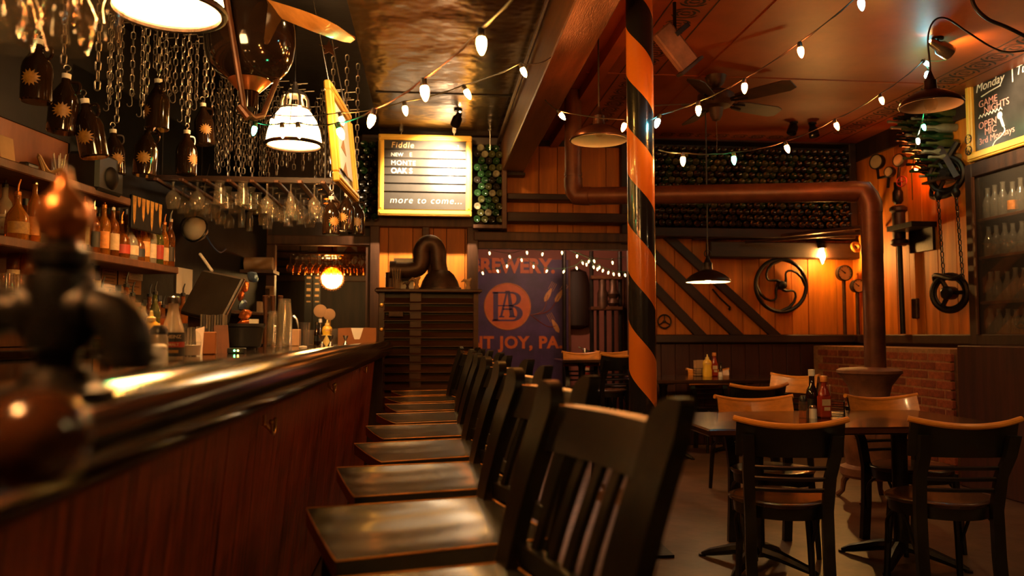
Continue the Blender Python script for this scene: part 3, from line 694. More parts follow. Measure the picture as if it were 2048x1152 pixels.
# ================================================================== TABLES
def table(x0, x1, y0, y1, z, label, bases):
    t = T('dining_table', label, 'table', ((x0 + x1) / 2, (y0 + y1) / 2, 0), 0, 'dark dining tables')
    m = MB(); m.box(0, 0, z - .018, x1 - x0, y1 - y0, .036, bev=.008); P('table_top', m, M_['table'], t)
    for bx_ in bases:
        m = MB(); m.lathe([(.055, z - .05), (.04, z - .1), (.04, .12), (.06, .06)], 14, TM((bx_, 0, 0))); P('pedestal', m, M_['iron'], t)
        m = MB()
        for a in range(4):
            Mx = TM((bx_, 0, 0), (0, 0, R(45 + 90 * a)))
            m.tube([(0, 0, .09), (.12, 0, .07), (.26, 0, .03), (.31, 0, .012)], [.034, .03, .022, .012], 8, Mx); m.lathe([(.02, 0), (.02, .012)], 10, Mx @ TM((.31, 0, 0)))
        P('pedestal_foot', m, M_['iron'], t)
        m = MB(); m.box(bx_, 0, z - .045, .06, min(.5, y1 - y0 - .1), .02); m.box(bx_, 0, z - .045, .4, .06, .02); P('pedestal_plate', m, M_['iron'], t)
    return t
mat('table', (.022, .009, .005), .18, var=.4, scale=(3, 14, 14), coat=.4)
table(1.30, 2.86, 3.66, 4.5, .76, 'dark varnished front dining table between four cafe chairs', (-.38, .42))
table(2.02, 3.40, 7.35, 8.25, .78, 'dark varnished rear dining table against the orange wall', (-.4, .4))
table(1.45, 2.0, 8.75, 9.35, .93, 'narrow dark table with tall chairs in the far room', (0,))
# ---- condiments
def lathe_thing(name, prof, mt, label, cat, loc, seg=16, group=None): 
    m = MB(); m.lathe(prof, seg); return S(name, m, mt, label, cat, group, loc)
def mustard_bottle(loc, h, label, rz=0, words=True):
    t = T('mustard_bottle', label, 'bottle', loc, rz, 'mustard bottles'); s = h / .20
    def ov(prof): 
        m = MB(); m.lathe([(r_ * s, z * s) for r_, z in prof], 20, TM(s=(1, .62, 1))); return m
    P('body', ov([(.001, 0), (.040, 0), (.043, .006), (.043, .055), (.036, .08), (.040, .11), (.042, .122), (.035, .143), (.021, .155), (.017, .16)]), M_['mustard'], t)
    m = MB(); m.lathe([(.018 * s, .156 * s), (.018 * s, .172 * s), (.009 * s, .178 * s), (.006 * s, .2 * s), (.003 * s, .203 * s)], 14); P('cap', m, M_['mustard_pale'], t)
    m = MB()
    for (zz, rr_, sx_) in ((.118, .012, 1.6),):
        m.lathe([(rr_ * s, -.0006), (rr_ * s, .0006)], 16, TM((0, -.0258 * s, zz * s), (R(90), 0, 0), (sx_, .8, 1)))
    pp = P('label_panel', m, M_['mustard_pale'], t)
    text('lettering', "French's", .0125 * s, M_['label_red'], t, TM((0, -.0268 * s, .115 * s), (R(90), 0, 0)), ext=.0004, off=.0004, align='CENTER')
    return t
def ketchup_bottle(loc, h, label):
    t = T('hot_sauce_bottle', label, 'bottle', loc, 0, 'sauce bottles'); s = h / .21
    m = MB(); m.box(0, 0, .055 * s, .058 * s, .042 * s, .11 * s, bev=.008 * s); m.lathe([(.029 * s, .108 * s), (.026 * s, .122 * s), (.016 * s, .142 * s), (.013 * s, .155 * s), (.013 * s, .175 * s)], 16, TM(s=(1, .75, 1))); P('body', m, M_['ketchup'], t)
    m = MB(); m.lathe([(.016 * s, .172 * s), (.017 * s, .178 * s), (.017 * s, .196 * s), (.015 * s, .2 * s)], 16); P('cap', m, M_['label_orange'], t)
    m = MB(); m.box(0, -.0215 * s, .075 * s, .042 * s, .001, .03 * s); P('label_panel', m, M_['label_cream'], t)
    m = MB(); m.box(.004 * s, -.0215 * s, .045 * s, .03 * s, .001, .017 * s); P('label_panel', m, M_['label_cream'], t)
    return t
def dark_bottle(loc, h, label, cap='white_plastic'):
    t = T('sauce_bottle', label, 'bottle', loc, 0, 'sauce bottles'); s = h / .22
    m = MB(); m.lathe([(.001, 0), (.027 * s, 0), (.028 * s, .005 * s), (.028 * s, .10 * s), (.024 * s, .125 * s), (.013 * s, .145 * s), (.012 * s, .195 * s)], 16); P('body', m, M_['growler'], t)
    m = MB(); m.lathe([(.015 * s, .19 * s), (.0155 * s, .22 * s), (.001, .221 * s)], 14); P('cap', m, M_[cap], t)
    m = MB(); m.lathe([(.0285 * s, .03 * s), (.0285 * s, .085 * s)], 16, cap=False); P('label_band', m, M_['label_black'], t)
    return t
def shaker(loc, label, h=.075, fill='white_plastic', cap='steel', w=.021):
    t = T('shaker', label, 'shaker', loc, 0, 'salt and pepper shakers'); s = h / .075
    m = MB(); m.lathe([(.001, 0), (w, 0), (w, .004), (w * .95, .05 * s), (w * .8, .058 * s)], 14); P('jar', m, M_[fill], t)
    m = MB(); m.lathe([(w * .9, .056 * s), (w * .9, .066 * s), (w * .6, .074 * s), (.001, .075 * s)], 14); P('cap', m, M_[cap], t)
    return t
def caddy(loc, label, rz=0):
    t = T('wire_caddy', label, 'caddy', loc, rz, 'wire condiment caddies'); m = MB()
    for z in (.003, .03, .055, .08):
        m.tube([(-.06, -.045, z), (.06, -.045, z), (.06, .045, z), (-.06, .045, z)], .0022, 6, closed=True)
    for x, y in ((-.06, -.045), (.06, -.045), (.06, .045), (-.06, .045), (0, -.045), (0, .045)): m.tube([(x, y, 0), (x, y, .082)], .0022, 6)
    P('wire_frame', m, M_['iron'], t)
    for k in range(2):
        m = MB(); m.box(-.02 + .03 * k, .03, .085, .075, .006, .16); P('menu_card', m, M_['paper_tan'], t, rot=(R(-4 + 5 * k), 0, 0))
    return t
def tz(px, Y, z): p = W(px, 700, Y); return Vector((p.x, Y, z))
ketchup_bottle(tz(1646, 4.1, .76), .235, 'tall red hot sauce bottle with orange cap on the front table')
dark_bottle(tz(1622, 4.18, .76), .255, 'dark sauce bottle with white cap on the front table')
shaker(tz(1604, 4.1, .76), 'glass pepper shaker with dark cap on the front table', .12, 'glass_amber', 'black_plastic', .023)
shaker(tz(1623, 4.09, .76), 'white salt shaker between bottles on the front table', .07)
caddy(tz(1668, 4.22, .76), 'black wire caddy holding menu cards on the front table', R(60))
mustard_bottle(tz(1414, 7.95, .78), .225, 'yellow mustard squeeze bottle on the rear table')
ketchup_bottle(tz(1428, 8.0, .78), .255, 'red hot sauce bottle behind the mustard on the rear table')
dark_bottle(tz(1441, 8.02, .78), .14, 'small dark sauce bottle on the rear table', 'black_plastic')
shaker(tz(1440, 7.93, .78), 'small white salt shaker on the rear table', .06)
caddy(tz(1400, 8.05, .78), 'black wire caddy holding a menu card on the rear table')
# ================================================================== POT BELLY STOVE + PIPE
sx = W(1737, 700, 5.6).x
stv = T('pot_belly_stove', 'rusty cast iron pot belly stove beside the brick half wall', 'stove', (sx, 5.6, 0))
m = MB(); m.lathe([(.2, .17), (.215, .19), (.215, .24), (.17, .26), (.185, .34), (.215, .44), (.215, .52), (.19, .62), (.15, .70), (.135, .76), (.15, .83), (.20, .90), (.215, .92)], 32); P('body', m, M_['stove_iron'], stv)
m = MB(); m.lathe([(.215, .918), (.225, .925), (.225, .945), (.2, .957), (.08, .968), (.001, .97)], 32); P('lid', m, M_['stove_iron'], stv)
for a in range(4):
    m = MB(); Mx = TM((0, 0, 0), (0, 0, R(45 + 90 * a))); m.tube([(.15, 0, .2), (.2, 0, .12), (.21, 0, .05), (.25, 0, 0.01)], [.03, .022, .018, .022], 8, Mx); P('leg', m, M_['stove_iron'], stv)
m = MB(); m.box(-.02, -.2, .52, .15, .05, .12, TM((0, 0, 0), (0, 0, R(-35))), bev=.01); dr = P('door', m, M_['stove_iron'], stv)
m = MB(); m.tube([(-.12, -.23, .52), (-.12, -.26, .52), (-.09, -.26, .5)], .008, 6, TM((0, 0, 0), (0, 0, R(-35)))); P('handle', m, M_['steel'], dr)
pz1 = W(1765, 383, 5.6).z; lx = W(1147, 500, 6.8); pz0 = W(1160, 393, 6.8).z
px_ = sx + .05
sp_ = T('stove_pipe', 'long rust coloured stove pipe running from the stove across to the ceiling', 'pipe', (px_, 5.6, .95))
A = Vector((px_, 5.6, pz1)); B = Vector((lx.x, 6.8, pz0)); d = (B - A).normalized()
pr = .075
def prt(mb, nm): PW(nm, mb, M_['pipe_rust'], sp_)
m = MB(); m.tube([(px_, 5.6, .955), (px_, 5.6, pz1 - .45)], pr, 24); prt(m, 'lower_riser')
m = MB(); m.tube([(px_, 5.6, pz1 - .47), (px_, 5.6, pz1 - .12)], pr * 1.03, 24); prt(m, 'upper_riser')
m = MB(); m.tube([(px_, 5.6, pz1 - .16), (px_, 5.6, pz1 - .1), Vector((px_, 5.6, pz1 - .045)) + d * .02, A + d * .045, A + d * .1, A + d * .16], pr * 1.07, 24); prt(m, 'elbow')
L = (B - A).length
for k in range(3):
    m = MB(); m.tube([A + d * (.13 + (L - .26) * k / 3 - .02 * (k > 0)), A + d * (.13 + (L - .26) * (k + 1) / 3)], pr * (1.0 + .012 * (k % 2)), 24); prt(m, 'pipe_section')
m = MB(); m.tube([B - d * .16, B - d * .1, B - d * .045 , B + Vector((0, 0, .045)) - d * .01, B + Vector((0, 0, .1)), B + Vector((0, 0, .16))], pr * 1.08, 24); prt(m, 'elbow')
m = MB(); m.tube([B + Vector((0, 0, .12)), (B.x, B.y, ZC - .005)], pr * .98, 24); m.lathe([(pr * 1.04, 0), (pr * 1.06, .015), (pr * 1.04, .03)], 24, TM((B.x, B.y, B.z + .18))); prt(m, 'ceiling_riser')
# ================================================================== BRICK HALF WALL
bx0, by0, by1 = 4.2, 6.08, 8.4
m = MB(); m.box((bx0 + XR) / 2 - .002, (by0 + by1) / 2 + .02, .545, XR - bx0 + .004, by1 - by0, 1.085)
bw = struct('wall_brick', m, M_['mortar'], 'brick half wall beside the stove')
bm = [MB().box(0, 0, 0, .03, L_, .062, bev=.004).mesh('brick') for L_ in (.203, .097)]
brk = []
for vi in range(4):
    for L_ in (0, 1):
        me = bm[L_].copy(); me.materials.append(M_['brick_%d' % vi]); brk.append((vi, L_, me))
def getb(L_): return random.choice([b_[2] for b_ in brk if b_[1] == L_])
row = 0; z = .035
while z < 1.08:
    y = by0 - .004; 
    if row % 2:
        P('brick', getb(1), None, bw, loc=Vector((bx0 + .006 + random.uniform(-.004, .003), y + .049, z)) - bw.location); y += .108
    while y + .2 < by1:
        P('brick', getb(0), None, bw, loc=Vector((bx0 + .006 + random.uniform(-.004, .003), y + .102, z)) - bw.location); y += .214
    z += .0757; row += 1
# brick hearth below
# ================================================================== WALL DECOR on the back wall
wc = W(1562, 571, YB - .12); Rw = W(1562 + 53, 571, YB - .12).x - wc.x
gw = T('gear_wheel', 'big iron wheel with four curved spokes hung on the orange wall', 'wheel', wc)
Mf = TM((0, 0, 0), (R(90), 0, 0))
m = MB(); m.tube([(Rw * .95 * math.cos(R(a)), 0, Rw * .95 * math.sin(R(a))) for a in range(0, 360, 7)], Rw * .075, 8, closed=True); P('rim', m, M_['iron'], gw)
m = MB(); m.lathe([(.045, -.05), (.05, -.03), (.05, .03), (.045, .06), (.02, .07), (.001, .07)], 16, Mf); P('hub', m, M_['iron'], gw)
for k in range(4):
    a0 = 100 + 90 * k; pts = []
    for q in range(11):
        t_ = q / 10; rr_ = .03 + (Rw * .93 - .03) * t_; a = R(a0 + 62 * math.sin(math.pi * t_) * (1 if True else 1) - 10 * t_); pts.append((rr_ * math.cos(a), 0, rr_ * math.sin(a)))
    m = MB(); m.tube(pts, [.022 - .01 * math.sin(math.pi * q / 10) for q in range(11)], 8); P('spoke', m, M_['iron'], gw)
def handwheel(c, r_, label, rot=(R(90), 0, 0), mt='iron', spk=3):
    t = T('hand_wheel', label, 'wheel', c); t.rotation_euler = rot
    m = MB(); m.ring(r_, r_ * .12, 28, 8); P('rim', m, M_[mt], t)
    m = MB(); m.lathe([(r_ * .2, -.03), (r_ * .2, .01), (.001, .012)], 12); P('hub', m, M_[mt], t)
    for k in range(spk):
        a = R(90 + 360 / spk * k); m = MB(); m.tube([(0, 0, 0), (r_ * .95 * math.cos(a), r_ * .95 * math.sin(a), 0)], r_ * .1, 6); P('spoke', m, M_[mt], t)
    return t
c = W(1329, 643, YB - .06); handwheel(c, W(1342, 643, YB - .06).x - c.x, 'small black valve hand wheel on the orange wall beside the lowest brace')
# curved iron hook between braces
m = MB(); m.tube([W(1425, 578, YB - .04), W(1440, 596, YB - .05), W(1455, 610, YB - .05), W(1461, 615, YB - .05)], .01, 6); m.lathe([(.001, -.02), (.02, 0), (.001, .02)], 8, TM(W(1459, 618, YB - .05)))
SW('iron_poker', m, M_['iron'], 'short bent iron rod on the orange wall between the braces', 'rod')
# gauges on pipes
def gauge(c, r_, zbot, label, Yw, rot=0, face='gauge_face'):
    t = T('pressure_gauge', label, 'gauge', (c.x, c.y, zbot), rot, 'old gauges on the orange walls'); dz = c.z - zbot
    m = MB(); m.lathe([(r_ * .9, -.05), (r_, -.045), (r_ * 1.05, .0), (r_ * 1.05, .02), (r_ * .93, .025), (r_ * .93, .0)], 28, TM((0, 0, dz), (R(90), 0, 0)), cap=False); m.lathe([(r_, -.05), (r_, -.045)], 28, TM((0, 0, dz), (R(90), 0, 0))); P('case', m, M_['iron'], t)
    m = MB(); m.lathe([(r_ * .94, 0), (r_ * .94, .004)], 28, TM((0, -.008, dz), (R(-90), 0, 0))); P('dial', m, M_[face], t)
    m = MB()
    for a in range(-40, 221, 26): m.tube([(r_ * .75 * math.cos(R(a)), -.014, dz + r_ * .75 * math.sin(R(a))), (r_ * .86 * math.cos(R(a)), -.014, dz + r_ * .86 * math.sin(R(a)))], .003, 4)
    m.tube([(0, -.015, dz), (-r_ * .5, -.015, dz + r_ * .4)], .004, 5); m.lathe([(.008, 0), (.008, .004)], 8, TM((0, -.013, dz), (R(90), 0, 0))); P('needle', m, M_['ink'], t)
    if dz > .01:
        m = MB(); m.tube([(0, .02, 0), (0, .02, dz - r_)], .02, 10); P('stem', m, M_['iron_brown'], t)
    return t
gauge(W(1689, 546, YB - .2), .085, 1.21, 'large round pressure gauge on a tall pipe left of the stove pipe', YB)
gauge(W(1716, 572, YB - .3), .072, 1.21, 'smaller round pressure gauge on a pipe next to the stove pipe', YB)
# plates half hidden behind the stove pipe, on the right wall
for k, (px, py, r_, lb) in enumerate(((1742, 532, .16, 'round dark wall plate half hidden behind the stove pipe'), (1745, 598, .09, 'small round wall disc behind the stove pipe'))):
    c = W(px, py, YB - .05); m = MB(); m.lathe([(r_, 0), (r_ * 1.02, .01), (r_ * .85, .02), (r_ * .5, .03), (.001, .03)], 28, TM(rot=(R(90), 0, 0)))
    S('wall_plate', m, M_['iron_brown'], lb, 'plate', None, c)
# pulley eye at beam (1716,495)
m = MB(); m.ring(.045, .02, 16, 8, TM(W(1712, 494, YB - .3), (R(70), R(30), 0))); SW('rope_ring', m, M_['honey'], 'pale rope ring hanging on the beam end near the stove pipe', 'ring')
# ---- things on the right wall (X = XR)
XW = XR - .06
def wr(px, py, off=.06): return WX(px, py, XR - off)
def rgauge(px, py, r_, label, pipe):
    c = wr(px, py, .14); t = T('pressure_gauge', label, 'gauge', c, 0, 'old gauges on the orange walls')
    Mr = Matrix.Rotation(R(-65), 4, 'Z') @ TM((0, 0, 0), (R(90), 0, 0))
    m = MB(); m.lathe([(r_, -.03), (r_ * 1.06, -.02), (r_ * 1.06, .03), (r_ * .93, .035), (r_ * .93, .02)], 24, Mr, cap=False); m.lathe([(r_, -.03), (r_, -.025)], 24, Mr); P('case', m, M_['iron'], t)
    m = MB(); m.lathe([(r_ * .95, .018), (r_ * .95, .022)], 24, Mr); P('dial', m, M_['gauge_face'], t)
    m = MB(); m.tube([Vector(p) - c for p in pipe], .016, 8); P('stem', m, M_['iron'], t)
    return t
j1 = wr(1757, 356, .12); j2 = wr(1778, 352, .12); j3 = wr(1776, 375, .1)
rgauge(1755, 324, .075, 'upper left gauge on the bent pipe above the stove pipe elbow', [wr(1755, 336, .14), j1, j2])
rgauge(1780, 344, .05, 'small lower gauge on the bent pipe above the stove pipe elbow', [wr(1779, 350, .14), j2, j3])
rgauge(1800, 321, .062, 'square topped gauge above the tall column on the right wall', [wr(1799, 333, .14), wr(1796, 366, .12), wr(1796, 400, .1)])
handwheel(wr(1803, 363, .2), .05, 'small red valve wheel on the pipe above the tall column', (R(90), 0, R(-60)), 'red_paint', 4)
col_ = T('sight_glass_column', 'copper brown cylinder column on a tall pipe beside the stove pipe', 'column', wr(1806, 668, .1))
ca = wr(1797, 412, .1); cb = wr(1799, 492, .1)
m = MB(); q = cb.lerp(ca, .0); L = (ca - cb).length
m.lathe([(.06, 0), (.085, .02), (.085, .05), (.062, .07), (.062, L - .07), (.085, L - .05), (.085, L - .02), (.06, L)], 18, TM(cb)); PW('cylinder', m, M_['iron_brown'], col_)
m = MB(); m.tube([cb, wr(1806, 668, .1)], .026, 10); PW('pipe', m, M_['iron'], col_)
m = MB(); m.lathe([(.03, 0), (.05, .03), (.05, .12), (.035, .15), (.035, .22)], 12, TM(wr(1796, 408, .1))); m.tube([wr(1796, 400, .1), wr(1795, 380, .1)], .03, 10); PW('valve_head', m, M_['iron'], col_)
# black bracket shelf
a = wr(1806, 462, .1); b_ = wr(1857, 445, .1)
m = MB(); m.box(XR - .14, (a.y + b_.y) / 2, (a.z + b_.z) / 2, .26, abs(a.y - b_.y), .05); m.box(XR - .035, (a.y + b_.y) / 2, (a.z + b_.z) / 2 - .13, .03, abs(a.y - b_.y) * .9, .22)
SW('bracket_shelf', m, M_['iron'], 'small black bracket shelf on the right wall boards', 'shelf')
m = MB(); c = wr(1832, 617, .03); m.box(c.x, c.y, c.z, .05, .09, .2, bev=.01); SW('switch_box', m, M_['iron_brown'], 'small rusty switch box low on the right wall boards', 'box')
# ---- chain hoist
def link_mesh(L_, w, r_): 
    p = []
    for k in range(12):
        a = 2 * math.pi * k / 12; p.append(((w / 2 - r_) * math.cos(a), 0, (L_ - w) / 2 * (1 if math.sin(a) >= 0 else -1) + (w / 2 - r_) * math.sin(a)))
    m = MB(); m.tube(p, r_, 5, closed=True); return m
ht = T('chain_hoist', 'old iron chain hoist with two wheels joined by chains on the right wall', 'hoist', wr(1900, 612, .15))
def pw(m, nm, parent=ht, mt='iron'): return PW(nm, m, M_[mt], parent)
c1 = wr(1893, 350, .14); c2 = wr(1899, 586, .14)
ry = Matrix.Rotation(R(90), 4, 'Y')
for c, Rr, nm in ((c1, .155, 'upper_wheel'), (c2, .16, 'lower_wheel')):
    Mx = Matrix.Translation(c) @ Matrix.Rotation(R(25), 4, 'Z') @ ry
    m = MB(); m.ring(Rr, .026, 30, 8, Mx); m.ring(Rr * .82, .012, 30, 6, Mx); pw(m, nm)
    m = MB(); m.lathe([(.04, -.07), (.06, -.05), (.06, .05), (.04, .08), (.001, .09)], 14, Mx)
    for a in range(3): m.tube([(0, 0, 0), (Rr * math.cos(R(30 + 120 * a)), Rr * math.sin(R(30 + 120 * a)), 0)], .02, 6, Mx)
    pw(m, 'wheel_spokes')
m = MB(); m.tube(crom([c1 + Vector((-.02, .17, -.05)), c1 + Vector((-.05, .14, -.18)), c1 + Vector((-.05, -.12, -.2)), c1 + Vector((-.02, -.18, -.12))], 6), .02, 8); m.tube([c1 + Vector((0, 0, .12)), c1 + Vector((.05, -.1, .28))], .03, 8); pw(m, 'upper_yoke')
m = MB(); m.tube(crom([c2 + Vector((-.02, .16, .1)), c2 + Vector((-.05, .12, .17)), c2 + Vector((-.05, -.12, .12)), c2 + Vector((-.02, -.2, .14))], 6), .022, 8); pw(m, 'lower_yoke')
lm = link_mesh(.06, .036, .006).mesh('link'); lm.materials.append(M_['iron'])
for (pa, pb) in (((1876, 394), (1887, 548)), ((1912, 388), (1926, 560))):
    A = wr(*pa, .2); B = wr(*pb, .2); n = int((B - A).length / .048)
    for k in range(n):
        p = A.lerp(B, (k + .5) / n); q = (A - B).to_track_quat('Z', 'Y').to_euler(); rot = (A - B).to_track_quat('Z', 'Y') @ Euler((0, 0, R(90 * (k % 2)))).to_quaternion()
        P('link', lm, None, ht, loc=p - ht.location, rot=rot.to_euler())
    m = MB(); m.lathe([(.02, -.03), (.035, 0), (.035, .02), (.02, .05)], 10, TM(A)); pw(m, 'shackle')
# wall mark: lantern style sconce
sc_ = W(1645, 511, YB - .2)
t = T('wall_sconce', 'lit jar shaped wall lamp glowing under the dark beam', 'lamp', sc_)
m = MB(); m.lathe([(.038, .085), (.045, .08), (.045, .13), (.03, .15), (.02, .16)], 16); m.tube([(0, 0, .15), (0, .12, .17)], .014, 8); P('holder', m, M_['iron'], t)
m = MB(); m.lathe([(.001, -.098), (.02, -.094), (.032, -.08), (.042, -.05), (.042, .083)], 18, cap=False); P('glass_jar', m, M_['bulb_glass'], t)
m = MB(); m.lathe([(.001, -.055), (.018, -.048), (.028, -.02), (.026, .01), (.014, .05), (.012, .08)], 14); P('bulb', m, M_['sconce_glow'], t)
# ================================================================== BAR LAMPS
def bar_lamp(c, label, D=.36):
    t = T('bar_lamp', label, 'lamp', c, 0, 'white dome lamps over the bar'); r = D / 2
    # origin at rim level
    m = MB(); m.lathe([(r, 0), (r * .99, .03), (r * .93, .09), (r * .8, .16), (r * .6, .215), (r * .48, .235)], 32, cap=False); P('dome_shade', m, M_['lamp_glow'], t)
    m = MB(); m.ring(r, .013, 36, 8)
    for a in range(3):
        q = R(120 * a + 30); m.tube([(r * .98 * math.cos(q), r * .98 * math.sin(q), .075), (r * .42 * math.cos(q), r * .42 * math.sin(q), .34)], .003, 5)
    P('wire_guard', m, M_['iron'], t)
    m = MB()
    for a in range(6):
        q = 2 * math.pi * a / 6; m.tube([(r * .5 * math.cos(q), r * .5 * math.sin(q), .225), (r * .47 * math.cos(q), r * .47 * math.sin(q), .30), (r * .36 * math.cos(q), r * .36 * math.sin(q), .335)], .011, 6)
    m.ring(r * .5, .012, 24, 6, TM((0, 0, .235))); m.lathe([(r * .4, .325), (r * .34, .35), (r * .12, .37), (.018, .375), (.014, .42)], 20); P('gallery_cap', m, M_['steel'], t)
    m = MB(); m.lathe([(.001, .03), (.03, .04), (.045, .075), (.04, .11), (.02, .16), (.018, .24)], 16); P('bulb', m, M_['lamp_bulb'], t)
    m = MB(); m.tube([(0, 0, .40), (0, 0, ZC - c[2])], .007, 8); P('stem', m, M_['iron'], t)
    m = MB(); m.lathe([(.05, ZC - c[2]), (.05, ZC - c[2] - .02), (.015, ZC - c[2] - .03)], 16); P('canopy', m, M_['iron'], t)
    return t
L1 = W(335, 20, 2.72); L2 = W(588, 290, 5.3)
bar_lamp(L1, 'bright white dome lamp cropped by the top left picture edge')
bar_lamp(L2, 'bright white dome lamp in wire guard over the bar, farther one')
bar_lamp(Vector((L1.x, .1, L1.z)), 'bright white dome lamp over the bar beside the camera')
# ================================================================== PENDANTS in the dining area
def pendant(c, label, D=.38, lit=False, cord=None, glassb=False):
    t = T('pendant_lamp', label, 'lamp', c, 0, 'dark enamel pendant lamps'); r = D / 2
    pr_ = [(r, 0), (r * .97, .02), (r * .75, .055), (r * .45, .085), (r * .22, .10), (r * .2, .125)]
    m = MB(); m.lathe(pr_, 36, cap=False); m.ring(r, .005, 36, 6); P('shade', m, M_['shade_dark'], t)
    m = MB(); m.lathe([(q * .97, z - .006) for q, z in pr_[:-1]], 36, cap=False); P('shade_lining', m, M_['shade_white'], t)
    m = MB(); m.lathe([(r * .2, .12), (r * .2, .16), (r * .16, .165), (.016, .20), (.01, .22)], 18); P('socket_cap', m, M_['shade_dark'] if not lit else M_['iron'], t)
    if lit:
        m = MB(); m.lathe([(.001, .0), (.022, .006), (.03, .03), (.024, .06), (.014, .09)], 14); P('bulb', m, M_['pendant_bulb'], t)
    else:
        m = MB(); m.lathe([(.001, -.035), (.03, -.028), (.045, .005), (.03, .05), (.018, .08)], 14) if glassb else m.lathe([(.001, .02), (.02, .025), (.03, .045), (.022, .07), (.014, .09)], 14); P('bulb', m, M_['bulb_glass'], t)
    m = MB(); m.tube(cord if cord else [(0, 0, .2), (0, 0, ZC - c[2])], .006, 8); P('cord', m, M_['cable'], t)
    return t
emis('pendant_bulb', (1.0, .60, .24), 105)
pA = W(1198, 280, 5.1); pendant(pA, 'unlit dark pendant lamp left of the striped post')
pB = W(1416, 563, 6.6); t = pendant(pB, 'small lit dark pendant lamp hanging low before the orange wall', lit=True)
m = MB(); m.ring(.03, .005, 14, 6, TM((0, 0, .24), (R(90), 0, 0))); P('hanging_loop', m, M_['iron'], t)
pC = W(1862, 210, 4.75)
def rel(*p): return Vector(W(*p)) - pC
pendant(pC, 'unlit dark pendant lamp at right on a looping black cord', cord=crom([Vector((0, 0, .2)), rel(1860, 130, 4.75), rel(1856, 75, 4.7), rel(1868, 42, 4.7), rel(1893, 37, 4.7), rel(1935, 64, 4.75), rel(1985, 95, 4.8), rel(2020, 104, 4.85), rel(2075, 98, 4.9)], 6), glassb=True)
m = MB(); m.tube(crom([W(1942, -12, 4.6), W(1950, 14, 4.6), W(1975, 38, 4.6), W(2015, 55, 4.65), W(2060, 78, 4.7), W(2120, 110, 4.7)], 6), .012, 8)
SW('black_cable', m, M_['cable'], 'thick black cable sagging at the top right corner', 'cable')
# two unseen lit pendants added as warm fill for the dining side
pendant(Vector((2.3, .4, 2.05)), 'added fill pendant lamp, out of view over the dining side beside the camera', lit=True)
pendant(Vector((2.9, 2.0, 2.1)), 'added fill pendant lamp, out of view right of the camera over the dining side', lit=True)
# ================================================================== STRING LIGHTS
def bulb_mesh(mt, s=1.0):
    m = MB(); m.lathe([(.001, -.056 * s), (.006 * s, -.052 * s), (.0125 * s, -.038 * s), (.0155 * s, -.022 * s), (.0145 * s, -.008 * s), (.010 * s, 0), (.010 * s, .003)], 12)
    me = m.mesh('bulb'); me.materials.append(M_[mt]); return me
sm_ = MB(); sm_.lathe([(.0115, -.004), (.012, .0), (.012, .02), (.009, .026), (.001, .027)], 10); SOCK = sm_.mesh('socket'); SOCK.materials.append(M_['cable'])
SOCKG = SOCK.copy(); SOCKG.materials.clear(); SOCKG.materials.append(M_['cable_green'])
BM = {k: bulb_mesh('bulb_' + k) for k in ('warm', 'red', 'green', 'teal', 'white')}
def string(label, start, bulbs, end, cabm='cable', group='festoon light strings'):
    """bulbs: (px, py of bulb centre, Y, colour, tilt)"""
    pos = []
    for (px, py, Y, col, tl) in bulbs:
        c = W(px, py, Y); pos.append((c, col, tl))
    t = T('string_light', label, 'string light', pos[0][0], 0, group); org = pos[0][0]
    pts = [Vector(start)]
    for c, col, tl in pos:
        d = Vector((math.sin(R(tl)), 0, -math.cos(R(tl))))      # bulb axis
        top = c - d * .028; pts.append(top - d * .024)
        if col:
            s = P('socket', SOCKG if col in ('green',) else SOCK, None, t, loc=top - org, rot=(0, R(-tl), 0))
            P('bulb', BM[col], None, s)
    pts.append(Vector(end)); full = []
    for a, b_ in zip(pts[:-1], pts[1:]):
        L = (b_ - a).length; 
        for k in range(10):
            q = k / 10; p = a.lerp(b_, q); p.z -= .09 * L * 4 * q * (1 - q) * .28; full.append(p - org)
    full.append(pts[-1] - org)
    m = MB(); m.tube(full, .0032, 6); m.tube([p + Vector((.003, 0, .003 * math.sin(i * 1.3))) for i, p in enumerate(full)], .0022, 5); P('cable', m, M_[cabm], t)
    return t
string('string light with large warm bulbs crossing low over the bar', W(1045, -25, 2.1), [(963, 92, 2.3, 'warm', 2), (850, 187, 2.7, 'red', 6), (742, 243, 3.1, 'red', -14), (682, 268, 3.5, 'green', 22), (598, 266, 3.9, 'warm', 8), (565, 266, 4.1, 'warm', 4), (508, 262, 4.5, 'green', -12)], W(455, 215, 4.7))
string('string light running from the ceiling beam toward the tilted yellow frame', W(1108, 110, 5.0), [(1048, 145, 4.1, 'warm', 24), (936, 189, 3.9, 'warm', 28), (811, 222, 4.2, 'warm', 10), (684, 242, 4.7, 'warm', 18), (544, 246, 5.0, 'red', -10)], W(470, 228, 5.2))
string('upper string light crossing the dining ceiling to the striped post', W(1770, -30, 3.3), [(1723, 10, 3.4, 'teal', 8), (1602, 105, 3.7, 'red', 8), (1489, 177, 3.9, 'red', 0), (1397, 222, 4.1, 'warm', 0), (1314, 247, 4.28, 'teal', -18)], W(1300, 240, 4.31))
string('short string light behind the dark pendant lamp left of the post', W(1258, 244, 4.5), [(1247, 255, 4.7, 'red', -20), (1125, 233, 5.0, 'red', 40)], W(1090, 200, 5.2))
string('lower string light draped before the bottle wall', W(1316, 300, 4.33), [(1366, 323, 4.5, 'warm', 0), (1468, 321, 4.7, 'green', 4), (1575, 298, 4.9, 'red', 20), (1674, 253, 5.1, 'red', 22), (1764, 202, 5.3, 'warm', 20)], W(1850, 118, 5.5))
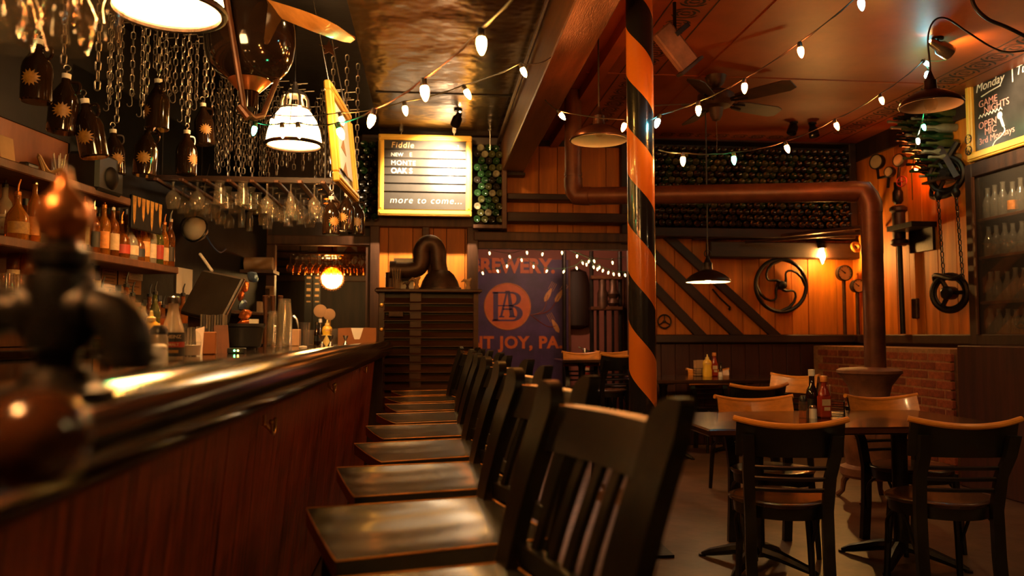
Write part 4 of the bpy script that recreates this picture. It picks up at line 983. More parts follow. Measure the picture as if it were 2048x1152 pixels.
string('string light hanging down the right wall by the gauges', W(1892, 120, 5.6), [(1855, 128, 5.5, 'teal', 60), (1853, 150, 5.6, 'teal', -25), (1848, 255, 6.3, 'green', 18), (1836, 283, 6.6, 'white', 4), (1833, 341, 7.15, 'red', 78)], WX(1825, 400, XR - .05), 'cable_green')
# mini lights in the far opening
mb_ = MB(); mb_.lathe([(.001, -.03), (.006, -.024), (.0105, -.008), (.009, .004), (.005, .01)], 8); MINI = mb_.mesh('bulb'); MINI.materials.append(M_['bulb_mini'])
mb_ = MB(); mb_.lathe([(.006, .008), (.007, .028), (.003, .034)], 8); MSOCK = mb_.mesh('socket'); MSOCK.materials.append(M_['cable_green'])
def mini(label, pl, Y, over=0):
    org = W(pl[0][0], pl[0][1], Y); t = T('fairy_lights', label, 'string light', org, 0, 'fairy light strings'); pts = []
    for k, (px, py) in enumerate(pl):
        c = W(px, py, Y) - org; s = P('socket', MSOCK, None, t, loc=c, rot=(0, R(random.uniform(-25, 25)), 0)); P('bulb', MINI, None, s); pts.append(c + Vector((0, .01, .034)))
    m = MB(); m.tube(crom([pts[0] + Vector((-.2, 0, .08))] + pts + [pts[-1] + Vector((.15, 0, .03))], 4), .003, 5); P('cable', m, M_['cable_green'], t)
mini('upper row of pale fairy lights across the top of the wide opening', [(979, 505), (1019, 512), (1054, 504), (1085, 507), (1124, 504), (1154, 511), (1188, 521), (1225, 524)], 9.0)
mini('lower row of pale fairy lights in front of the purple poster', [(965, 545), (995, 541), (1014, 531), (1043, 519), (1067, 532), (1094, 541), (1128, 542), (1153, 535), (1165, 525), (1173, 528)], 9.8)
mini('cluster of pale fairy lights left of the striped post in the far room', [(1178, 522), (1187, 533), (1195, 537), (1199, 534), (1206, 540), (1217, 544), (1227, 547), (1238, 548), (1250, 549)], 9.6)
# ================================================================== CEILING FANS
fc = W(1432, 205, 6.3)
fan = T('ceiling_fan', 'dark ceiling fan with broad wooden blades on the orange ceiling', 'ceiling fan', fc)
m = MB(); m.lathe([(.001, -.16), (.03, -.15), (.05, -.11), (.06, -.05), (.12, -.035), (.15, 0), (.15, .06), (.11, .09), (.03, .1), (.025, ZC - fc.z)], 24); P('motor', m, M_['iron_brown'], fan)
m = MB(); m.lathe([(.03, ZC - fc.z - .1), (.07, ZC - fc.z - .06), (.09, ZC - fc.z)], 20); P('canopy', m, M_['iron_brown'], fan)
for k, a in enumerate((20, -52, 92, 164, 236)):
    Mx = TM((0, 0, 0), (0, 0, R(a))) @ TM((0, 0, 0), (R(-17), 0, 0)); m = MB()
    m.prism([(.2, -.05), (.3, -.068), (.62, -.075), (.68, -.05), (.68, .05), (.62, .075), (.3, .068), (.2, .05)], -.004, .004, Mx); b_ = P('blade', m, M_['dark_wood_flat'], fan)
    m = MB(); m.tube([(.1, 0, .0), (.17, .02, -.006), (.28, .03, -.006)], .01, 6, Mx); m.tube([(.1, 0, .0), (.17, -.02, -.006), (.28, -.03, -.006)], .01, 6, Mx); P('blade_iron', m, M_['iron'], b_)
m = MB(); m.tube([(0, 0, -.14), (.004, 0, -.3), (0, 0, -.42)], .002, 4); P('pull_chain', m, M_['steel'], fan)
# bell-bodied propeller fan over the bar
kc = W(500, 105, 3.7)
pf = T('propeller_fan', 'glossy black bell shaped ceiling fan with honey wooden propeller blades over the bar', 'ceiling fan', kc)
r = W(590, 105, 3.7).x - kc.x
m = MB(); m.lathe([(r * .44, -r * .66), (r * .66, -r * .54), (r * .84, -r * .36), (r * .95, -r * .12), (r, r * .2), (r * 1.0, r * .5), (r * .96, r * .8), (r * .85, r * .95)], 40, cap=False); P('bell', m, mat('bell_black', (.014, .007, .004), .09, var=.2, spec=.8, coat=.6), pf)
m = MB(); m.lathe([(r * .22, -r * .92), (r * .30, -r * .84), (r * .44, -r * .70), (r * .47, -r * .66)], 32, cap=False); P('copper_collar', m, M_['copper'], pf)
m = MB(); m.lathe([(r * .2, -r * 1.3), (r * .2, -r * .88)], 20); P('neck', m, M_['growler'], pf)
m = MB(); m.lathe([(r * .85, r * .9), (r * .3, r * .95), (.03, r), (.03, ZC - kc.z)], 24); P('down_rod', m, M_['iron_brown'], pf)
m = MB(); p0 = W(452, -10, 3.45) - kc; p1 = W(489, 222, 3.5) - kc; p2 = W(525, 232, 3.6) - kc; p3 = W(562, 140, 3.75) - kc
m.tube([p0, p1], .013, 10); m.tube([p3, p2], .012, 10); m.tube([p1, p1.lerp(p2, .5) + Vector((0, 0, -.02)), p2], .014, 10); m.tube([p1 + Vector((-.02, 0, .02)), p1 + Vector((.02, 0, -.03))], .019, 10); P('copper_pipe_bracket', m, M_['copper_dull'] if 'copper_dull' in M_ else mat('copper_dull', (.10, .036, .014), .45, .4, var=.4), pf)
def blade(p, q, w0, w1):
    A = p - kc; B = q - kc; d = (B - A).normalized(); s = d.cross(Vector((.15, .3, 1))).normalized(); u = s.cross(d).normalized(); m = MB(); N = 12
    vs = []; fs = []
    for k in range(N + 1):
        t_ = k / N; w = (w0 + (w1 - w0) * min(1, t_ * 1.6)) * (math.sqrt(max(.02, 1 - ((t_ - .8) / .2) ** 2)) if t_ > .8 else 1)
        tw = R(28 - 22 * t_); e = s * math.cos(tw) + u * math.sin(tw); n = u * math.cos(tw) - s * math.sin(tw); c = A.lerp(B, t_)
        th = .014 * (1 - .6 * t_)
        vs += [c - e * w, c - e * w * .3 + n * th, c + e * w * .5 + n * th, c + e * w, c + e * w * .3 - n * th * .4, c - e * w * .5 - n * th * .4]
    for i in range(N):
        for j in range(6): fs.append((i * 6 + j, i * 6 + (j + 1) % 6, (i + 1) * 6 + (j + 1) % 6, (i + 1) * 6 + j))
    fs += [tuple(range(6))[::-1], tuple(N * 6 + j for j in range(6))]
    m.add(vs, fs); P('blade', m, M_['propeller'], pf, 50)
mat('propeller', (.62, .25, .05), .25, var=.25, scale=(3, 12, 12), coat=.5)
hubp = W(500, 0, 3.7)
blade(hubp, W(708, 76, 3.2), .03, .06); blade(hubp, W(330, 60, 3.3), .03, .07); blade(hubp, W(560, -120, 4.4), .03, .06)
# ================================================================== SPOTLIGHTS
def can_spot(c, tgt, label, power, mt='steel', s=1.0, ang=70, col=WARM, blend=.6):
    t = T('spot_lamp', label, 'lamp', c, 0, 'ceiling spot lamps'); q = (Vector(tgt) - Vector(c)).to_track_quat('-Z', 'Y').to_matrix().to_4x4()
    m = MB(); m.lathe([(.05 * s, -.10 * s), (.047 * s, -.02 * s), (.032 * s, .0), (.026 * s, .05 * s), (.012 * s, .07 * s)], 18, q, cap=False); P('can', m, M_[mt], t)
    m = MB(); m.lathe([(.044 * s, -.085 * s), (.03 * s, -.09 * s), (.001, -.092 * s)], 18, q); P('lens', m, M_['lamp_bulb'] if power > 0 else M_['bulb_glass'], t)
    m = MB(); m.tube([(0, 0, .03 * s), (0, 0, ZC - c[2])], .008, 8); m.lathe([(.04, ZC - c[2]), (.04, ZC - c[2] - .015)], 14); P('bracket', m, M_['iron'], t)
    if power > 0:
        d = (Vector(tgt) - Vector(c)).normalized(); spot('spot_light', Vector(c) + d * .13 * s, tgt, power, ang, blend, col, .03)
    return t
can_spot(W(916, 234, 7.5), (-.02, 8.5, 2.72), 'small ceiling spot lamp aimed at the hanging menu board', 170, 'iron', ang=75, col=(1, .72, .42))
can_spot(W(1876, 92, 5.3), (XR - .15, 5.5, 2.9), 'silver can spot lamp aimed at the right chalkboard', 90, 'steel', 1.1, 75, (1, .70, .38))
can_spot(Vector((.45, 3.9, 3.2)), (-.6, 5.15, 2.4), 'ceiling spot lamp above the bar stools aimed at the edge-on frame', 45, 'iron', 1.0, 42, (1, .72, .42))
can_spot(W(1588, 250, 7.6), (2.6, 7.0, 1.0), 'left of two small unlit spot lamps near the bottle wall', 0, 'iron')
can_spot(W(1625, 255, 7.6), (4.0, 7.0, 1.0), 'right of two small unlit spot lamps near the bottle wall', 0, 'iron')
# square flood lamp right of the striped post
fl = W(1350, 95, 4.9)
t = T('flood_lamp', 'square grey flood lamp under the ceiling right of the striped post', 'lamp', fl); q = TM((0, 0, 0), (R(20), R(48), R(10)))
m = MB(); m.box(0, 0, 0, .30, .12, .13, q, bev=.01); P('housing', m, M_['stove_iron'], t)
m = MB(); m.box(-.06, 0, .09, .03, .16, .1, q); m.box(.155, 0, 0, .02, .16, .17, q); P('hood', m, M_['iron'], t)
m = MB(); m.tube([(0, 0, .05), (0, 0, ZC - fl.z)], .012, 8); P('stem', m, M_['iron'], t)
# ================================================================== HANGING CHAINS AND GROWLERS
CZ = ZC - .02
LK = link_mesh(.058, .034, .0042).mesh('link'); LK.materials.append(M_['chain_steel'])
def chain_thing(px, py0, py1, label, hook=True, near_=True, z=None, grp='chains hanging from the black ceiling'):
    top = WZ(px, py0, CZ if z is None else z); bot = W(px, py1, top.y)
    t = T('hanging_chain', label, 'chain', (top.x, top.y, bot.z), 0, grp); dz = top.z - bot.z
    m = MB(); m.tube([(0, 0, dz + .02), (0, 0, dz + .0)] + arc((0.0, 0, dz - .012), .012, 90, -150, 6), .003, 5); m.tube([(0, 0, dz + .005), (.09, 0, dz + .012)], .004, 5); P('ceiling_hook', m, M_['chain_steel'], t)
    pitch = .048; n = int((dz - .05) / pitch); tw = random.uniform(0, 90)
    if near_:
        for k in range(n): P('link', LK, None, t, loc=(0, 0, dz - .05 - pitch * k), rot=(0, 0, R(tw + 90 * (k % 2) + k * 2)))
    else:
        m = MB(); src = link_mesh(.058, .034, .0042)
        for k in range(n): m.add(src.v, src.f, TM((0, 0, dz - .05 - pitch * k), (0, 0, R(tw + 90 * (k % 2) + k * 2))))
        o = P('links', m, M_['chain_steel'], t); o['kind'] = 'stuff'
    if hook:
        zb = dz - .05 - pitch * n
        m = MB(); m.tube(arc((.010, 0, zb + .035), .010, 200, 0, 5)[::-1] + [(0, 0, zb + .02), (.004, 0, zb - .01)] + arc((-.012, 0, zb - .03), .016, 20, -190, 7), .0032, 5); P('s_hook', m, M_['chain_steel'], t)
    return t
near_ch = [(118, 60, 115), (134, 62, 130), (157, 55, 190), (180, 50, 150), (180, 50, 195), (198, 48, 175), (206, 42, 180), (222, 20, 215), (226, 24, 200), (245, 47, 195), (268, 28, 200), (287, 37, 225), (311, 62, 150), (325, 78, 180), (334, 45, 175), (341, 96, 205), (353, 56, 200), (367, 71, 240), (383, 89, 225), (395, 75, 220), (411, 80, 205), (427, 95, 235)]
for i, (px, a, b_) in enumerate(near_ch):
    chain_thing(px, a, b_, ORD[i] + ' steel chain from the left hanging over the bar', i not in (3, 12))
random.seed(21)
far_ch = []
for i in range(44):
    px = 436 + i * 6.1 + random.uniform(-2, 2)
    if 600 < px < 640 and i % 2: continue
    far_ch.append((px, 170 + (px - 436) * .12 + random.uniform(-25, 25), 330 + random.uniform(-20, 45)))
for i, (px, a, b_) in enumerate(far_ch):
    chain_thing(px, a, b_, 'fine steel chain among the many hanging behind the far dome lamp', False, False, grp='fine chains over the glass rack')
# growlers
def make_growler():
    t = T('growler_jug', '', 'jug')
    m = MB(); m.lathe([(.001, 0), (.058, 0), (.064, .008), (.064, .15), (.058, .175), (.036, .215), (.02, .24), (.018, .268)], 24); P('body', m, M_['growler'], t)
    m = MB(); m.lathe([(.02, .262), (.021, .285), (.001, .286)], 16); P('cap', m, M_['white_plastic'], t)
    m = MB(); m.tube(crom([(.02, 0, .25), (.055, 0, .25), (.06, 0, .215), (.045, 0, .195)], 5), .008, 6); P('handle', m, M_['growler'], t)
    m = MB(); N = 28; c = (0, .085); pts = [(.046 * (1 if k % 2 else .62) * math.cos(2 * math.pi * k / N), .04 * (1 if k % 2 else .62) * math.sin(2 * math.pi * k / N)) for k in range(N)]
    def on(u, z): a = u / .065; return (.0652 * math.sin(a), -.0652 * math.cos(a), .095 + z)
    vs = []; fs = []
    for q in range(5): vs += [on(p_[0] * q / 4, p_[1] * q / 4) for p_ in pts]
    for q in range(4): fs += [(q * N + k, q * N + (k + 1) % N, (q + 1) * N + (k + 1) % N, (q + 1) * N + k) for k in range(N)]
    m.add(vs, [f_[::-1] for f_ in fs]); P('sun_label', m, M_['label_gold'], t, label='gold sunburst print')
    m = MB(); m.tube([(0, 0, .28), (0, 0, .30)] + arc((0, 0, .315), .015, -90, 200, 7), .003, 5); P('hanger', m, M_['chain_steel'], t)
    return t
g0 = make_growler()
gl = [(72, 82, 205, 0, 'largest near brown growler jug hanging at the far left'), (122, 150, 266, 20, 'second hanging brown growler jug from the left'), (190, 202, 316, -8, 'tilted hanging brown growler jug with bright sunburst print'), (230, 262, 350, 40, 'brown growler jug hanging behind the tilted one'),
      (314, 160, 260, -50, 'brown growler jug hanging between long chains with amber glints'), (288, 255, 352, 10, 'brown growler jug hanging low by the upright pole'), (372, 262, 350, 60, 'brown growler jug hanging above the left end of glass rack'), (410, 208, 290, 25, 'brown growler jug hanging left of the green bulb'),
      (662, 392, 470, 30, 'brown growler jug hanging under the tilted yellow frame, left of three'), (690, 385, 462, -20, 'brown growler jug hanging under the tilted yellow frame, middle of three'), (712, 395, 470, 10, 'brown growler jug hanging under the tilted yellow frame, right of three')]
for i, (px, y0, y1, a, lb) in enumerate(gl):
    Y = .29 * 1593 / (y1 - y0) * (.98 if i < 8 else 1.0); Y = min(Y, 6.4); p = W(px, y1, Y); o = g0 if i == 0 else copy_tree(g0)
    o.location = p; o.rotation_euler = (R(6 if i == 2 else 0), R(-9 if i == 2 else (0, 3, 0, -4)[i % 4]), R(a)); o['label'] = lb; o['group'] = 'growler jugs hung on chains'
    zt_ = p.z + .325; m = MB(); src = link_mesh(.058, .034, .0042); n = int((CZ - zt_) / .048)
    for k in range(n): m.add(src.v, src.f, TM((0, 0, .05 + .048 * k - .02), (0, 0, R(90 * (k % 2)))))
    ch = T('jug_chain', 'steel chain carrying the ' + lb.split(',')[0].replace('largest near ', 'largest ')[:70], 'chain', (p.x, p.y, zt_), 0, 'chains carrying the jugs'); o2 = P('links', m, M_['chain_steel'], ch); o2['kind'] = 'stuff'
# ================================================================== GLASS RACKS
def gprof(kind, s=1.0):
    P_ = {'pint': [(.033, 0), (.034, .006), (.03, .012), (.03, .02), (.043, .15)],
          'snifter': [(.034, 0), (.033, .003), (.008, .008), (.006, .055), (.012, .066), (.034, .085), (.046, .115), (.044, .145), (.033, .185)],
          'wine': [(.034, 0), (.033, .003), (.006, .008), (.005, .085), (.015, .098), (.036, .125), (.041, .155), (.034, .20)],
          'tulip': [(.033, 0), (.032, .003), (.008, .01), (.007, .04), (.02, .055), (.037, .085), (.039, .115), (.031, .15), (.035, .18)],
          'flute': [(.03, 0), (.029, .003), (.005, .008), (.005, .06), (.016, .075), (.026, .13), (.024, .22)]}[kind]
    return [(r_ * s, z * s) for r_, z in P_]
GM = {}; thin('glass_bright', (.90, .86, .8), .05, .07, hazecol=(.8, .7, .55))  # pale haze stands in for bright lamp highlights on the hanging glasses
for k in ('pint', 'snifter', 'wine', 'tulip', 'flute'):
    m = MB(); m.lathe([(.001, 0)] + gprof(k), 20, TM(rot=(R(180), 0, 0)), cap=False); GM[k] = m.mesh('hanging_glass'); GM[k].materials.append(M_['glass_bright'])
def hang_glass(kind, loc, label, group, s=1.0):
    o = bpy.data.objects.new('hanging_glass', GM[kind]); COL.objects.link(o); o.location = loc; o.scale = (s, s, s); return tag(o, label, 'glass', group)
# rack over the far end of the back bar: rails run away from the camera
rk = T('glass_rack', 'dark wooden stemware rack with slanting rails above the back bar', 'rack', W(480, 370, 6.2))
rails = [W(px, py, 5.9) for px, py in ((318, 352), (368, 356), (415, 360), (462, 364), (508, 366), (556, 370), (602, 374), (648, 378))]
zr = sum(p.z for p in rails) / len(rails)
for p in rails:
    m = MB()
    m.box(p.x, 6.45, zr, .035, 1.25, .022, bev=.004); PW('rail', m, M_['brown_wood'], rk)
for yy in (5.95, 6.95):
    m = MB(); m.box((rails[0].x + rails[-1].x) / 2, yy, zr + .03, rails[-1].x - rails[0].x + .2, .05, .04); PW('cross_bar', m, M_['dark_wood_flat'], rk)
m = MB()
for xx in (rails[0].x, rails[-1].x):
    for yy in (5.95, 6.95): m.tube([(xx, yy, zr), (xx, yy, ZC)], .008, 6)
PW('hanger_rod', m, M_['iron'], rk)
ks = ['snifter', 'snifter', 'pint', 'pint', 'wine', 'flute', 'wine', 'tulip']
for i in range(len(rails) - 1):
    x = (rails[i].x + rails[i + 1].x) / 2
    for j in range(5):
        hang_glass(ks[i] if j < 3 else ks[(i + 3) % 8], (x + random.uniform(-.01, .01), 5.93 + .23 * j, zr + .012), 'clear %s hanging upside down in row %s of the back bar rack' % ({'pint': 'ribbed beer glass', 'snifter': 'round snifter glass', 'wine': 'wine glass', 'flute': 'slim flute glass', 'tulip': 'tulip glass'}[ks[i] if j < 3 else ks[(i + 3) % 8]], ['one', 'two', 'three', 'four', 'five', 'six', 'seven'][i]), 'glasses hanging in the back bar rack', 1.12)
# near rack, top left corner
rk2 = T('near_glass_rack', 'wooden stemware rack above the bar at the top left corner', 'rack', (-.95, 1.6, 2.12))
for k in range(5):
    m = MB(); m.box(-1.14 + .11 * k, 1.6, 2.075, .03, .7, .02, bev=.004); PW('rail', m, M_['brown_wood'], rk2)
for yy in (1.3, 1.9): m = MB(); m.box(-.93, yy, 2.105, .6, .05, .04); PW('cross_bar', m, M_['dark_wood_flat'], rk2)
m = MB()
for xx in (-1.14, -.7):
    for yy in (1.3, 1.9): m.tube([(xx, yy, 2.1), (xx, yy, ZC)], .008, 6)
PW('hanger_rod', m, M_['iron'], rk2)
ng = 0
for i, (px, py, Y) in enumerate(((20, 92, 1.62), (92, 80, 1.55), (135, 98, 1.72), (200, 86, 1.66), (-12, 60, 1.45), (45, 45, 1.8), (110, 40, 1.85), (170, 40, 1.88))):
    p = W(px, py, Y); s = 1.15
    hang_glass('tulip' if i % 2 else 'snifter', (p.x, Y, p.z + .205), ('blurred upside down beer glass at top left, ' + ['leftmost in front', 'second from left in front', 'third from left in front', 'rightmost in front', 'cut by the left picture edge', 'left one behind', 'middle one behind', 'right one behind'][i]), 'glasses hanging at the top left corner', s)
# ================================================================== LIQUOR BOTTLES
BK = {'round': [(.001, 0), (.034, 0), (.037, .006), (.037, .17), (.030, .20), (.014, .225), (.013, .275)],
      'square': [(.001, 0), (.036, 0), (.040, .006), (.040, .155), (.036, .175), (.015, .20), (.014, .255)],
      'tall': [(.001, 0), (.030, 0), (.033, .006), (.032, .20), (.022, .235), (.0125, .26), (.012, .31)],
      'squat': [(.001, 0), (.045, 0), (.05, .008), (.052, .07), (.046, .12), (.02, .16), (.015, .175), (.015, .215)]}
BMESH = {}
def bottle(kind, mt, labelm, loc, text_label, group, pour=True, capm='black_plastic', rz=0, s=1.0, h=1.0):
    key = (kind, mt); pr_ = BK[kind]
    if key not in BMESH:
        m = MB(); m.lathe(pr_, 4 if kind == 'square' else 16, TM(rot=(0, 0, R(45)), s=(1.25, 1.0, 1)) if kind == 'square' else None); me = m.mesh('body', 40); me.materials.append(M_[mt]); BMESH[key] = me
    t = T('liquor_bottle', text_label, 'bottle', loc, rz, group); t.scale = (s, s, s * h)
    P('body', BMESH[key], None, t)
    top = pr_[-1][1]
    lk = ('lab', kind, labelm)
    if labelm:
        if lk not in BMESH:
            m = MB(); r_ = max(q[0] for q in pr_[:5])
            z0, z1 = (.03, .085) if kind == 'squat' else (.04, .135)
            if kind == 'square': m.box(0, -.0295, (z0 + z1) / 2, .058, .002, z1 - z0)
            else: m.grid(lambda u, v: ((r_ + .0008) * math.sin(R(-62 + 124 * u)), -(r_ + .0008) * math.cos(R(-62 + 124 * u)), z0 + (z1 - z0) * v), 8, 1)
            me = m.mesh('label_paper'); me.materials.append(M_[labelm]); BMESH[lk] = me
        P('label_paper', BMESH[lk], None, t)
    ck = ('cap', pour, capm, top)
    if ck not in BMESH:
        m = MB()
        if pour: m.lathe([(.015, top - .004), (.015, top + .014), (.008, top + .018)], 10); m.tube([(0, 0, top + .015), (.001, 0, top + .045), (.010, 0, top + .075)], [.006, .005, .0035], 6)
        else: m.lathe([(.0155, top - .012), (.016, top + .022), (.001, top + .024)], 12)
        me = m.mesh('pourer' if pour else 'cap'); me.materials.append(M_[capm]); BMESH[ck] = me
    P('pourer' if pour else 'cap', BMESH[ck], None, t)
    return t
random.seed(5)
liq = ['whiskey', 'whiskey_dark', 'rum', 'gin', 'whiskey', 'greenish', 'whiskey_dark', 'whiskey']
labs = ['label_cream', 'label_orange', 'label_gold', 'label_black', 'label_cream', None, 'label_red', 'label_cream']
cn = {'whiskey': 'amber', 'whiskey_dark': 'dark amber', 'rum': 'dark brown', 'gin': 'clear', 'greenish': 'green', 'rose': 'reddish'}
ln = {'label_cream': 'cream label', 'label_orange': 'orange label', 'label_gold': 'gold label', 'label_black': 'black label', 'label_red': 'red label', None: 'no label'}
i = 0
pxs = [6, 32, 48, 66, 90, 112, 124, 140, 152, 166, 175, 186, 196, 206, 214, 224, 233, 242, 250, 258, 266, 274, 281, 288, 295, 302, 309, 316, 322, 328, 334, 340]
for i, px in enumerate(pxs):
    off = .22 if i % 2 else .09
    p = LW(px, 500, off); kd = ['round', 'square', 'tall', 'round', 'squat'][(i * 7 + i // 3) % 5]; lq = liq[(i * 5 + i // 4) % 8]; lb = labs[(i * 3 + i // 5) % 8]
    if i == 0: kd, lq, lb = 'round', 'gin', 'label_cream'
    if i == 1: kd, lq, lb = 'squat', 'whiskey', 'label_gold'
    sp_l = 'metal' 
    bt_ = bottle(kd, lq, lb, Vector((p.x, p.y, SZ1)), '%s %s liquor bottle with %s, %s from left on the middle shelf' % ({'round': 'round', 'square': 'square', 'tall': 'tall', 'squat': 'squat'}[kd], cn[lq], ln[lb], ORD[i]), 'liquor bottles on the middle shelf', i % 4 != 2, ['black_plastic', 'copper', 'black_plastic', 'steel'][i % 4], LWA + R(random.uniform(20, 60)), random.uniform(.98, 1.12))
    if i == 0:
        text('lettering', 'JIM BEAM', .011, M_['ink'], bt_, TM((0, -.0392, .115), (R(90), 0, 0)), ext=.0004, align='CENTER'); text('lettering', 'RED', .02, M_['label_red'], bt_, TM((0, -.0392, .06), (R(90), 0, 0)), ext=.0004, align='CENTER')
low = [(24, 1.415, .1), (50, 1.415, .14), (168, 1.415, .1), (177, 1.415, .16), (190, 1.415, .1), (204, 1.135, .45), (216, 1.135, .5), (236, 1.135, .42), (252, 1.135, .5), (265, 1.135, .4), (288, 1.135, .5), (299, 1.135, .42), (310, 1.135, .5), (318, 1.135, .4), (327, 1.135, .5), (366, 1.135, .45)]
for i, (px, z, off) in enumerate(low):
    p = LW(px, 600, off); kd = ['tall', 'round', 'square', 'tall'][i % 4]; lq = ['rum', 'whiskey_dark', 'rum', 'gin', 'rum', 'greenish', 'rum'][i % 7]; lb = labs[(i * 5) % 8]
    bottle(kd, lq, lb, Vector((p.x, p.y, z)), '%s %s liquor bottle with %s, %s from left on the back bar worktop' % (kd, cn[lq], ln[lb], ORD[i]), 'liquor bottles on the back bar worktop', i % 3 != 1, 'black_plastic', LWA + R(40), random.uniform(.95, 1.15))
# tumblers upside down on the step
m = MB(); m.lathe([(.043, 0), (.034, .10), (.001, .101)], 16, cap=False); TUM = m.mesh('tumbler'); TUM.materials.append(M_['glass_smoke'])
for i, px in enumerate((2, 14, 26, 38)):
    p = LW(px, 580, .24 if i % 2 else .2); o = bpy.data.objects.new('tumbler', TUM); COL.objects.link(o); o.location = (p.x, p.y, 1.416); tag(o, 'upturned glass tumbler, %s from the left on the bottle step' % ORD[i], 'glass', 'upturned tumblers on the bottle step')
# upper shelf items
p = LW(16, 306, .12); m = MB(); m.box(0, 0, .09, .02, .12, .18, TM(rot=(0, R(-8), 0)), bev=.004); S('small_picture', m, M_['paper_tan'], 'small faded framed picture on the upper back bar shelf', 'picture', None, (p.x, p.y, SZ2), (0, 0, LWA))
p = LW(118, 345, .18); t = T('straw_cup', 'clear cup holding straws on the upper back bar shelf', 'cup', (p.x, p.y, SZ2))
m = MB(); m.lathe([(.001, 0), (.032, 0), (.042, .13)], 18, cap=False); P('cup', m, M_['plastic_clear'], t)
for k in range(6):
    m = MB(); a = R(60 * k); m.tube([(.01 * math.cos(a), .01 * math.sin(a), .005), (.035 * math.cos(a), .035 * math.sin(a), .16)], .003, 6); P('straw', m, M_['paper'], t)
p = LW(98, 340, .2); m = MB(); m.tube(crom([(-.05, -.05, .02), (-.02, -.02, .03), (-.03, -.06, .12), (0, 0, .04), (.05, .04, .06), (.06, .06, .02)], 5), .01, 6); S('antler_piece', m, M_['paper_tan'], 'pale antler piece lying beside the straw cup', 'antler', None, (p.x, p.y, SZ2 - .005))
p = LW(57, 327, .15); m = MB(); m.box(0, 0, .03, .06, .1, .06, bev=.01); S('black_box', m, M_['black_plastic'], 'small black box on the upper back bar shelf', 'box', None, (p.x, p.y, SZ2), (0, 0, LWA))
# papers under the middle shelf, on the wall
for i, (x0, y0, x1, y1, mt, lb) in enumerate(((206, 522, 234, 585, 'paper_tan', 'tan notice sheet pinned under the middle shelf, left one'), (239, 522, 283, 590, 'paper_tan', 'tan notice sheet pinned under the middle shelf, right one'), (259, 541, 284, 562, 'paper', 'small white paper note pinned over the tan notice'), (355, 534, 385, 590, 'paper', 'pale torn poster on the wall beside the bar terminal'))):
    a = LW(x0, y0, .02 + .006 * (i == 2)); b_ = LW(x1, y1, .02); sa, sb = lws(a), lws(b_); w = sb - sa; h = a.z - b_.z
    o = T('notice_sheet', lb, 'paper', lwp((sa + sb) / 2, .015 + .008 * (i == 2), b_.z), LWA, 'papers on the back bar wall')
    m = MB(); m.box(0, 0, h / 2, .003, w, h); P('sheet', m, M_[mt], o)
    m = MB()
    for k in range(7 if i < 3 else 0): m.box(.0022, random.uniform(-.02, 0) * w, h * (.14 + .11 * k), .001, w * random.uniform(.5, .8), h * .018)
    if i < 3: P('print_lines', m, M_['ink'], o)
# dripping yellow sign at end of the shelf
a = LW(262, 382, .3); t = T('drip_sign', 'dark hanging panel with dripping yellow paint at end of the upper shelf', 'sign', a)
b_ = LW(322, 388, .3); c_ = LW(320, 450, .3); w = (b_ - a).length; h = b_.z - c_.z; dirv = (b_ - a).normalized(); az = math.atan2(dirv.y, dirv.x)
t.rotation_euler = (0, 0, az); t.location = a - Vector((0, 0, h + .02))
m = MB(); m.box(w / 2, 0, h / 2, w, .02, h, bev=.004); P('panel', m, M_['ceiling_black'], t)
for k in range(7):
    hh = h * (.9, .35, .75, .5, .95, .3, .8)[k]; m = MB(); x = w * (k + .5) / 7; m.add([(x - w * .06, -.012, h * .97), (x + w * .06, -.012, h * .97), (x + w * .035, -.012, h - hh * .8), (x, -.012, h - hh), (x - w * .035, -.012, h - hh * .8)], [(0, 4, 3, 2, 1)]); P('drip', m, M_['label_gold'], t)
# ================================================================== BOTTLE WALLS
def wall_bottle_mesh(mt):
    m = MB(); m.lathe([(.013, -.0), (.0145, .004), (.0145, .03), (.012, .032), (.0125, .09), (.026, .13), (.036, .16), (.037, .29), (.001, .29)], 12)   # neck at z=0
    me = m.mesh('wall_bottle'); me.materials.append(M_[mt]); return me
def base_bottle_mesh(mt):
    m = MB(); m.lathe([(.001, .018), (.014, .014), (.026, .003), (.033, 0), (.037, .006), (.037, .12), (.02, .15), (.013, .185)], 14)   # punted base at z=0
    me = m.mesh('wall_bottle'); me.materials.append(M_[mt]); return me
NB = {k: wall_bottle_mesh(k) for k in ('bottle_dark', 'bottle_green', 'bottle_olive', 'bottle_clear')}
BB = {k: base_bottle_mesh(k) for k in NB}
def wbottle(me, loc, rot, label, group):
    o = bpy.data.objects.new('wall_bottle', me); COL.objects.link(o); o.location = loc; o.rotation_euler = rot; return tag(o, label, 'bottle', group)
random.seed(11)
# dining side: rows of dark bottles, ends toward the room
pit = .079; xa, xb = fx0 + .06, fx1 - .07; zz = zb + .05; rowi = 0; stuff = MB(); cnt = 0
hidden_lo, hidden_hi = W(1500, 408, YB).z, W(1500, 362, YB).z
while zz < zt - .08:
    x = xa + (pit / 2 if rowi % 2 else 0)
    while x < xb:
        loc = Vector((x + random.uniform(-.006, .006), YB - .21 + random.uniform(-.02, .02), zz + random.uniform(-.006, .006)))
        behind_post = x < W(1312, 300, YB).x
        if behind_post or (hidden_lo + .05 < zz < hidden_hi - .05) or zz < hidden_lo - .12 or zz > zt - .2:
            s = BB['bottle_dark']; stuff.add([v.co for v in s.vertices], [tuple(p.vertices) for p in s.polygons], TM(loc, (R(-90), 0, 0)))
        else:
            me = random.choice([BB['bottle_dark'], BB['bottle_dark'], BB['bottle_olive'], BB['bottle_green']])
            wbottle(me, loc, (R(-90), 0, 0), 'dark glass bottle lying in the bottle wall behind the stove pipe', 'bottle wall behind the stove pipe'); cnt += 1
        x += pit
    zz += pit * .86; rowi += 1
